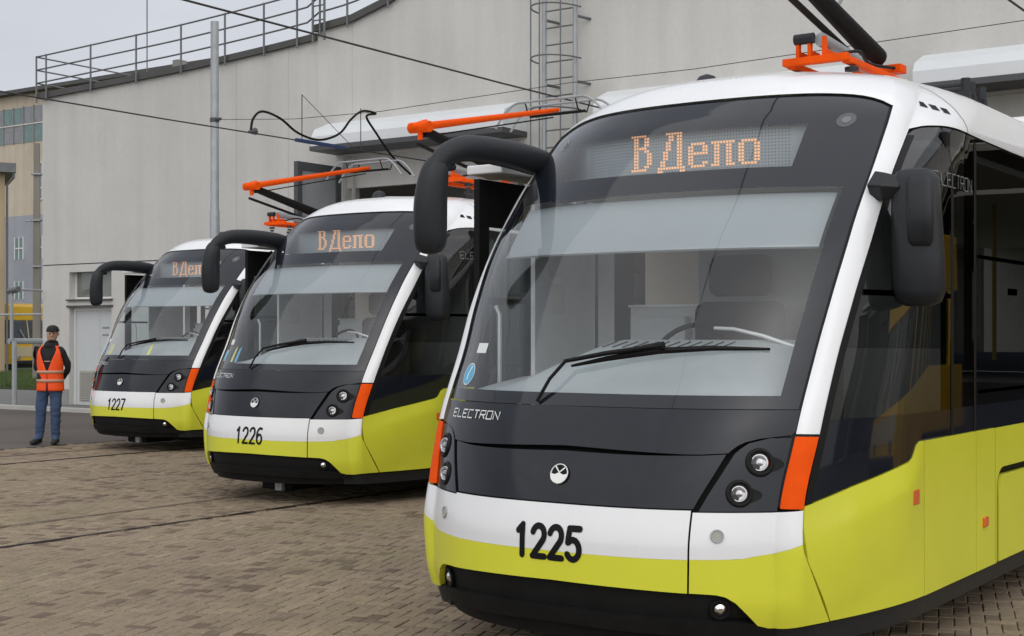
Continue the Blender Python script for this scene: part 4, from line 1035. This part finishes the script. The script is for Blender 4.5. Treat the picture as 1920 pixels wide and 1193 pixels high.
sp = tag(MB().tube([(-20.1, 18.95, 5.76), (-18, 18.9, 5.58), (-15.9, 18.85, 5.52), (-12, 18.85, 5.62), (-9.8, 18.85, 5.6), (-3.6, 18.85, 5.75), (6, 18.85, 6.1)], .006, 6).build('span_wire', 'wire', smooth=True), 'thin span wire strung across from the steel pole', 'wire')
# section insulator on the far contact wire
si = tag(empty('section_insulator', (-15.9, 17.0, 4.79)), 'blue section insulator with looping black cables on the far overhead wire', 'insulator')
MB().box((-.022, -.25, -.03), (.022, .95, .03)).build('insulator_bar', 'blue', si, bevel=.01)
MB().tube(spl([(0, -1.25, .02), (0, -1.2, .22), (0, -1.0, .36), (0, -.6, .30), (0, -.2, .12), (0, .3, .06), (0, .8, .22), (0, 1.1, .50), (0, 1.4, .68), (0, 1.75, .68), (0, 1.5, .60), (0, 1.75, .35), (0, 2.2, -.02), (0, 2.7, -.28)], 6), .020, 8).build('jumper_cable', 'rubber', si, smooth=True)
for y, z in ((-.1, .75), (1.35, .72)): MB().tube([(0, y, .03), (0, y, z)], .008, 6).build('dropper', 'wire', si)
MB().tube([(0, -.1, .75), (0, 1.2, 0)], .005, 6).build('stay', 'wire', si)
mb = MB(); mb.tube([(0, -1.3, .0), (0, -1.15, .03)], [.02, .06], 8); mb.build('cable_clamp', 'gatef', si)

# ------------------------------------------------------------------ left background
def bchild(o, par): o.parent = par; o.matrix_parent_inverse = Matrix.Translation(-Vector(par.location)); return o
bb = tag(empty('office_building', (-60, 52, 0)), 'beige and blue-grey multi-storey building behind the depot corner', 'building')
def bb_(name, a, b, mat, par=None, bevel=0):
    o = bx(name, a, b, mat, bevel=bevel)
    if par is None: return bchild(o, bb)
    o.parent = par; return o
BY = 52
KZ = BY/.625/2648     # metres per pixel at the facade
def bz(py): return CAM_H+(630-py)*KZ
bb_('wall', (-95, BY, bz(404)), (-45, BY+12, bz(176)), 'wall2'); bb_('lower_wall', (-95, BY-.02, 0), (-45, BY+12, bz(404)-.002), 'wall3'); bb_('roof', (-95.3, BY-.5, bz(176)), (-44.7, BY+12.3, bz(169)), 'flash')
xx = -75.0; k = 0
while xx < -58:
    f = bchild(empty('window', (xx, BY, 0)), bb); f.matrix_parent_inverse = Matrix.Translation((60, -52, 0))
    for (z0, z1) in ((bz(268), bz(235)), (bz(232), bz(200))):
        o = MB().box((.04, -.03, z0+.03), (.88, .02, z1-.03)).build('pane', ('teal', 'greyp', 'greyp', 'teal')[(k*7+int(z0)) % 4]); o.parent = f
    o = MB().box((.90, -.08, bz(269)), (.96, .02, bz(199))).build('mullion', 'plinth'); o.parent = f
    o = MB().box((.0, -.07, bz(234.5)), (.9, .02, bz(232.5))).build('transom', 'wframe'); o.parent = f
    xx += .96; k += 1
for (x0, x1) in ((-70.2, -68.6), (-68.0, -66.4), (-65.8, -64.2)):
    f = bchild(empty('window', (x0, BY, 0)), bb); f.matrix_parent_inverse = Matrix.Translation((60, -52, 0)); wd = x1-x0
    o = MB().box((0, -.03, bz(376)), (wd, .02, bz(308))).build('pane', 'greyp'); o.parent = f
    for x in (0, wd/2, wd): o = MB().box((x-.05, -.07, bz(377)), (x+.05, .01, bz(307))).build('frame', 'wframe'); o.parent = f
    for py in (308, 331, 355, 376): o = MB().box((.051, -.06, bz(py)-.04), (wd-.051, .01, bz(py)+.04)).build('frame', 'wframe'); o.parent = f
for (x0, x1) in ((-72.0, -71.2), (-70.2, -69.4), (-68.4, -67.6), (-66.7, -65.9)):
    f = bchild(empty('window', (x0, BY, 0)), bb); f.matrix_parent_inverse = Matrix.Translation((60, -52, 0)); wd = x1-x0
    for z0, z1 in ((bz(485), bz(446)), (bz(560), bz(529))):
        o = MB().box((0, -.04, z0), (wd, .0, z1)).build('pane', 'teal'); o.parent = f
        for x in (0, wd/2, wd): o = MB().box((x-.04, -.08, z0-.05), (x+.04, -.01, z1+.05)).build('frame', 'wframe'); o.parent = f
        o = MB().box((.041, -.075, (z0+z1)/2-.04), (wd-.041, -.01, (z0+z1)/2+.04)).build('frame', 'wframe'); o.parent = f
ob = tag(empty('ochre_house', (-52, 33, 0)), 'ochre house with grey gutter at the left edge of the picture', 'house')
# its visible corner
def ray(px, f):
    r = (px-960)/2648*f; c, s = math.cos(YAW), math.sin(YAW); return (r*c-f*s, r*s+f*c)
hx, hy = ray(9, 58)
ob.location = (hx, hy, 0); ob.rotation_euler = (0, 0, YAW+R(24))
kz = 58/2648
def obp(o): o.parent = ob; return o
ht = CAM_H+(630-325)*kz
obp(bx('wall', (-8, 0, 0), (0, 7, ht), 'ochre')); obp(bx('eave', (-8.4, -.5, ht), (.40, 7.4, ht+.38), 'steeld'))
obp(MB().tube([(.32, -.4, ht+.3), (.32, -.4, ht-.2), (.08, -.08, ht-.5), (.08, -.08, .1)], .05, 8).build('downpipe', 'steeld', smooth=True))
# concrete pole
cpx, cpy = ray(69, 49)
cp = tag(empty('concrete_pole', (cpx, cpy, 0)), 'weathered concrete utility pole beside the depot corner', 'pole')
MB().tube([(0, 0, 0), (0, 0, 8.3)], [.185, .135], 4).build('pole_shaft', 'concrete', cp)
for z in (4.0, 5.6, 7.2): MB().tube([(0, 0, z), (0, 0, z+.05)], .20, 8).build('pole_band', 'steel', cp)
MB().tube([(-.6, 0, 5.62), (.6, 0, 5.66)], .03, 6).build('crossarm', 'steel', cp)
# metal barrier frame by the corner
gx, gy = ray(27, 31.6)
gt = tag(empty('barrier_gate', (gx, gy, 0)), 'grey metal post with cross rails fixed to the depot corner', 'gate')
def gch(name, pts, r, mat='steel'): o = MB().tube(pts, r, 8).build(name, mat, smooth=True); o.parent = gt; return o
ex, ey = -27.3-gx, Y0+.2-gy
gch('post', [(0, 0, .07), (0, 0, 1.5)], .055); gch('post', [(-.1, 0, 1.5), (-.1, 0, 2.62)], .04)
gch('rail', [(-.2, 0, 1.50), (ex, ey, 1.50)], .065); gch('rail', [(-1.6, 0, 2.10), (ex, ey, 2.12)], .022); gch('rail', [(0, 0, 2.66), (ex, ey, 2.66)], .025)
gch('lamp_head', [(-.2, 0, 2.62), (.15, 0, 2.66)], .07, 'steeld')
# lawn beyond
lx, ly = ray(30, 47)
lawn = tag(MB().box((-110, 26.5, -.08), (-28.2, 50, .05)).build('lawn', 'turf'), kind='structure')
gm = MB()
for i in range(26000):
    f = random.uniform(36, 60); px = random.uniform(-120, 130); x, y = ray(px, f)
    if not (26.6 < y < 49.5 and x < -28.4): continue
    h = random.uniform(.06, .22); a = random.uniform(0, 6.28); q = random.uniform(.01, .025); t = random.uniform(-.08, .08)
    gm.add([(x-q*math.cos(a), y-q*math.sin(a), .045), (x+q*math.cos(a), y+q*math.sin(a), .045), (x+t, y+t*.5, .05+h)], [(0, 1, 2)])
tag(gm.build('grass', 'grass'), 'unmown green grass strip behind the barrier', 'grass', kind='stuff')

# ------------------------------------------------------------------ older yellow trams
def old_tram(loc, rz, label, L=9.0):
    """origin at the middle of the front end, body runs along local +Y"""
    r = tag(empty('old_tram', loc, rz), label, 'tram', 'older yellow trams')
    W = 1.25
    def sec(v, ins, z0, z1): return [(-W+ins, v, z0), (W-ins, v, z0), (W-ins, v, z1), (-W+ins, v, z1)]
    mb = MB(); st = [(0, .42, .35, 1.22), (.02, .36, .35, 1.22), (.35, .10, .35, 1.22), (.8, 0, .35, 1.22), (L, 0, .35, 1.22)]
    for s_ in st: mb.v += sec(*s_)
    for i in range(len(st)-1):
        for k in range(4): mb.f.append((i*4+k, i*4+(k+1) % 4, (i+1)*4+(k+1) % 4, (i+1)*4+k))
    mb.f += [(0, 1, 2, 3), tuple(len(mb.v)-4+k for k in range(4))[::-1]]; mb.build('lower_body', 'tyel', r)
    mb = MB(); st = [(.22, .46, 2.25, 2.85), (.30, .30, 2.25, 2.95), (.75, .08, 2.25, 3.0), (1.2, .04, 2.25, 3.02), (L, .04, 2.25, 3.02)]
    for s_ in st: mb.v += sec(*s_)
    for i in range(len(st)-1):
        for k in range(4): mb.f.append((i*4+k, i*4+(k+1) % 4, (i+1)*4+(k+1) % 4, (i+1)*4+k))
    mb.f += [(0, 1, 2, 3), tuple(len(mb.v)-4+k for k in range(4))[::-1]]; mb.build('roof', 'tyel', r, bevel=.03)
    # glazed band
    mb = MB(); mb.v = [(-.86, .04, 1.22), (.86, .04, 1.22), (.80, .24, 2.25), (-.80, .24, 2.25)]; mb.f = [(0, 1, 2, 3)]; ws = mb.build('windscreen', 'wpane', r)
    MB().tube([(0, .03, 1.22), (0, .23, 2.25)], .03, 6).build('windscreen_post', 'tcream', r)
    MB().tube([(-.1, -.01, 1.2), (-.45, .08, 1.85)], .014, 6).build('wiper', 'silver', r); MB().tube([(.55, -.01, 1.2), (.25, .08, 1.85)], .014, 6).build('wiper', 'silver', r)
    mb = MB(); mb.box((-.80, -.022, .66), (.80, .0-.002, 1.10)); mb.build('front_band', 'tcream', r)
    for x in (-.55, .55): MB().tube([(x, -.05, .62), (x, .02, .62)], .09, 16).build('headlight', 'chrome', r, smooth=True)
    for sg in (-1, 1):
        mb = MB(); mb.v = [(sg*.88, .05, 1.22), (sg*(W-.02), .8, 1.22), (sg*(W-.06), .9, 2.25), (sg*.82, .26, 2.25)]; mb.f = [(0, 1, 2, 3)]; mb.build('corner_window', 'wpane', r)
        v = .85
        while v < L-.5:
            bx('window_post', (sg*W-(.05 if sg > 0 else 0), v, 1.22), (sg*W+(.05 if sg < 0 else 0), v+.09, 2.25), 'tyel', r)
            bx('side_window', (sg*(W-.03)-.005, v+.1, 1.23), (sg*(W-.03)+.005, min(v+1.2, L-.1), 2.24), 'wpane', r); v += 1.22
    bx('interior_wall', (-.1, 1.5, .5), (.1, L-.3, 2.2), 'tcream', r)
    bx('skirt', (-1.1, .3, .16), (1.1, L-.3, .349), 'tdark', r); bx('bumper', (-.85, -.09, .36), (.85, -.025, .50), 'tdark', r, .02)
    for v in (2.0, 3.6, L-2.5):
        for x in (-.5, .5): MB().tube([(x-.05, v, .3), (x+.05, v, .3)], .3, 20).build('wheel', 'railsteel', r)
    return r
fx, fy = ray(56, 62)
old_tram((fx+.0, fy, .05), R(90), 'older yellow tram far off on the lawn at the left edge', 10)
old_tram((2.75, 12.6, .0), 0, 'older yellow tram standing beside tram 1225, seen mirrored in its side windows', 7.5)

# ------------------------------------------------------------------ the man in the hi-vis vest
def person():
    px, py = ray(93, 21.1)
    ang = YAW+R(0)
    r = empty('person', (px, py, 0), ang)   # local -Y faces the camera
    tag(r, 'man in black hoodie and orange hi-vis vest with blue jeans, hands behind his back', 'person')
    J = {'pel': (.0, 0, .93, .135, .105), 'belly': (.005, -.01, 1.08, .150, .115), 'chest': (.015, -.01, 1.28, .170, .125), 'neck0': (.02, .0, 1.46, .085, .075), 'neck': (.03, -.01, 1.53, .052, .055),
         'head0': (.045, -.025, 1.60, .076, .086), 'head1': (.05, -.025, 1.69, .086, .098), 'top': (.05, -.015, 1.745, .055, .065),
         'lhip': (.098, 0, .85, .108, .108), 'lknee': (.095, -.02, .48, .082, .082), 'lank': (.085, .01, .10, .064, .068), 'ltoe': (.13, -.13, .045, .042, .036),
         'rhip': (-.098, 0, .85, .108, .108), 'rknee': (-.125, -.02, .48, .082, .082), 'rank': (-.155, .01, .10, .064, .068), 'rtoe': (-.20, -.13, .045, .042, .036),
         'lsh': (.185, .0, 1.40, .075, .075), 'lelb': (.255, .10, 1.13, .055, .055), 'lwri': (.13, .20, .97, .036, .036), 'lhand': (.05, .215, .93, .035, .028),
         'rsh': (-.155, .0, 1.40, .075, .075), 'relb': (-.225, .11, 1.13, .055, .055), 'rwri': (-.10, .20, .97, .036, .036), 'rhand': (-.02, .225, .95, .035, .028)}
    E = [('pel','belly'),('belly','chest'),('chest','neck0'),('neck0','neck'),('neck','head0'),('head0','head1'),('head1','top'),('pel','lhip'),('lhip','lknee'),('lknee','lank'),('lank','ltoe'),('pel','rhip'),('rhip','rknee'),('rknee','rank'),('rank','rtoe'),('chest','lsh'),('lsh','lelb'),('lelb','lwri'),('lwri','lhand'),('chest','rsh'),('rsh','relb'),('relb','rwri'),('rwri','rhand')]
    names = list(J); me = bpy.data.meshes.new('b'); bm = bmesh.new(); lay = bm.verts.layers.skin.verify(); vv = []
    for n in names:
        x, y, z, a, b = J[n]; v = bm.verts.new((x, y, z)); v[lay].radius = (a, b); v[lay].use_root = (n == 'pel'); vv.append(v)
    for a, b in E: bm.edges.new((vv[names.index(a)], vv[names.index(b)]))
    bm.to_mesh(me); bm.free()
    tmp = bpy.data.objects.new('tmp', me); COL.objects.link(tmp)
    tmp.modifiers.new('s', 'SKIN').use_smooth_shade = True; sb = tmp.modifiers.new('ss', 'SUBSURF'); sb.levels = 3; sb.render_levels = 3
    dg = bpy.context.evaluated_depsgraph_get(); dg.update()
    m2 = bpy.data.meshes.new_from_object(tmp.evaluated_get(dg)); bpy.data.objects.remove(tmp)
    m2.materials.clear()
    from mathutils import noise as mnoise
    m2.update()
    for vtx in m2.vertices:
        c_ = vtx.co
        if .10 < c_.z < 1.45:
            k_ = mnoise.noise(Vector((c_.x*9, c_.y*9, c_.z*(26 if c_.z < .62 and abs(c_.z-.45) < .17 or c_.z < .25 else 11))))
            vtx.co = c_+vtx.normal*k_*.012
    for k in ('hoodie', 'jeans', 'skin', 'shoe'): m2.materials.append(M[k])
    for p in m2.polygons:
        c = p.center; p.use_smooth = True
        if c.z < .085: i = 3
        elif c.z < .93 and not (c.y > .12): i = 1
        elif c.z > 1.555 or (c.y > .17 and c.z < .965): i = 2
        else: i = 0
        p.material_index = i
    b = bpy.data.objects.new('body', m2); COL.objects.link(b); b.parent = r
    def shell(name, mat, rings, n=32, gap=None, sm=True):
        mb = MB()
        for (cx, cy, z, a, bb2) in rings:
            for k in range(n):
                q = 2*math.pi*k/n-math.pi/2; mb.v.append((cx+a*math.cos(q), cy+bb2*math.sin(q), z))
        for i in range(len(rings)-1):
            for k in range(n):
                if gap and gap(i, k, n): continue
                mb.f.append((i*n+k, i*n+(k+1) % n, (i+1)*n+(k+1) % n, (i+1)*n+k))
        o = mb.build(name, mat, r, smooth=True, ang=60); md = o.modifiers.new('t', 'SOLIDIFY'); md.thickness = .008; return o
    V = [(.80, .0, .205, .155), (.86, .0, .202, .157), (.95, .0, .194, .155), (1.05, -.005, .190, .154), (1.15, -.008, .192, .156), (1.25, -.008, .198, .158), (1.34, -.006, .196, .153), (1.42, -.004, .172, .130), (1.475, .0, .120, .105)]
    def vest_panel(a0, a1):
        mb = MB(); zs = lin(.80, 1.475, 24); n = 14
        for z in zs:
            cy = itp(z, [(q[0], q[1]) for q in V]); ra = itp(z, [(q[0], q[2]) for q in V]); rb = itp(z, [(q[0], q[3]) for q in V])
            for k in range(n+1):
                an = R(a0(z)+(a1(z)-a0(z))*k/n); mb.v.append((.012+ra*math.sin(an), cy-rb*math.cos(an), z))
        for i in range(24):
            for k in range(n): mb.f.append((i*(n+1)+k, i*(n+1)+k+1, (i+1)*(n+1)+k+1, (i+1)*(n+1)+k))
        o = mb.build('vest', 'vest', r, smooth=True, ang=60); md = o.modifiers.new('t', 'SOLIDIFY'); md.thickness = .008
    gp = lambda z: itp(z, [(.80, 5), (.95, 2), (1.07, 1), (1.12, 6), (1.30, 26), (1.42, 44), (1.475, 52)])
    sd_ = lambda z: itp(z, [(.80, 92), (1.18, 92), (1.25, 80), (1.34, 74), (1.42, 76), (1.475, 84)])
    vest_panel(gp, sd_); vest_panel(lambda z: -sd_(z), lambda z: -gp(z)); vest_panel(lambda z: 180-(180-92 if z < 1.18 else itp(z, [(1.18, 88), (1.25, 108-28), (1.475, 84)])), lambda z: 180+(88 if z < 1.18 else itp(z, [(1.18, 88), (1.25, 80), (1.475, 84)])))
    for z in (.93, 1.06):
        T = [(.012, -.003, z, .2005, .1625), (.012, -.003, z+.045, .1995, .1620)]; shell('reflective_band', 'reflect', T, 32)
    # hood collar, hair/cap, face
    shell('hood', 'hoodie', [(.02, .02, 1.44, .115, .11), (.02, .02, 1.50, .105, .10), (.025, .035, 1.54, .085, .075), (.03, .04, 1.55, .07, .06)], 24)
    shell('cap', 'hair', [(.05, -.006, 1.682, .094, .108), (.05, -.006, 1.71, .092, .106), (.05, -.008, 1.75, .078, .09), (.05, -.008, 1.775, .045, .055), (.05, -.008, 1.782, .005, .005)], 24)
    MB().tube([(.07, -.095, 1.690), (.085, -.135, 1.684)], [.062, .048], 12, sq=(1, .14)).build('cap_peak', 'hair', r, smooth=True)
    MB().tube([(.065, -.11, 1.655), (.078, -.135, 1.625), (.07, -.115, 1.612)], [.010, .015, .010], 8).build('nose', 'skin', r, smooth=True)
    for x, y in ((.035, -.112), (.095, -.098)): MB().disc((x, y, 1.65), (0, -1, 0), .009, 10, .004).build('eye', 'hair', r)
    MB().tube([(.045, -.108, 1.585), (.09, -.10, 1.585)], .006, 6).build('mouth', 'tcream', r)
    for x in (-.035, .135): MB().disc((x, -.01, 1.645), (1, 0, 0), .026, 10, .006).build('ear', 'skin', r)
    for sx, t in (((.085, 0), .12), ((-.175, 0), -.3)):
        x = sx[0]; mb = MB(); mb.tube([(x-.01*t, .075, .05), (x, .0, .055), (x+.02*(1 if t > 0 else -1), -.10, .045), (x+.03*(1 if t > 0 else -1), -.17, .035), (x+.032*(1 if t > 0 else -1), -.195, .03)], [.045, .052, .05, .042, .02], 12, sq=(1, .95)); o = mb.build('shoe', 'shoe', r, smooth=True)
    MB().box((-.03, -.165, 1.235), (.06, -.158, 1.25)).build('chest_print', 'reflect', r)
person()
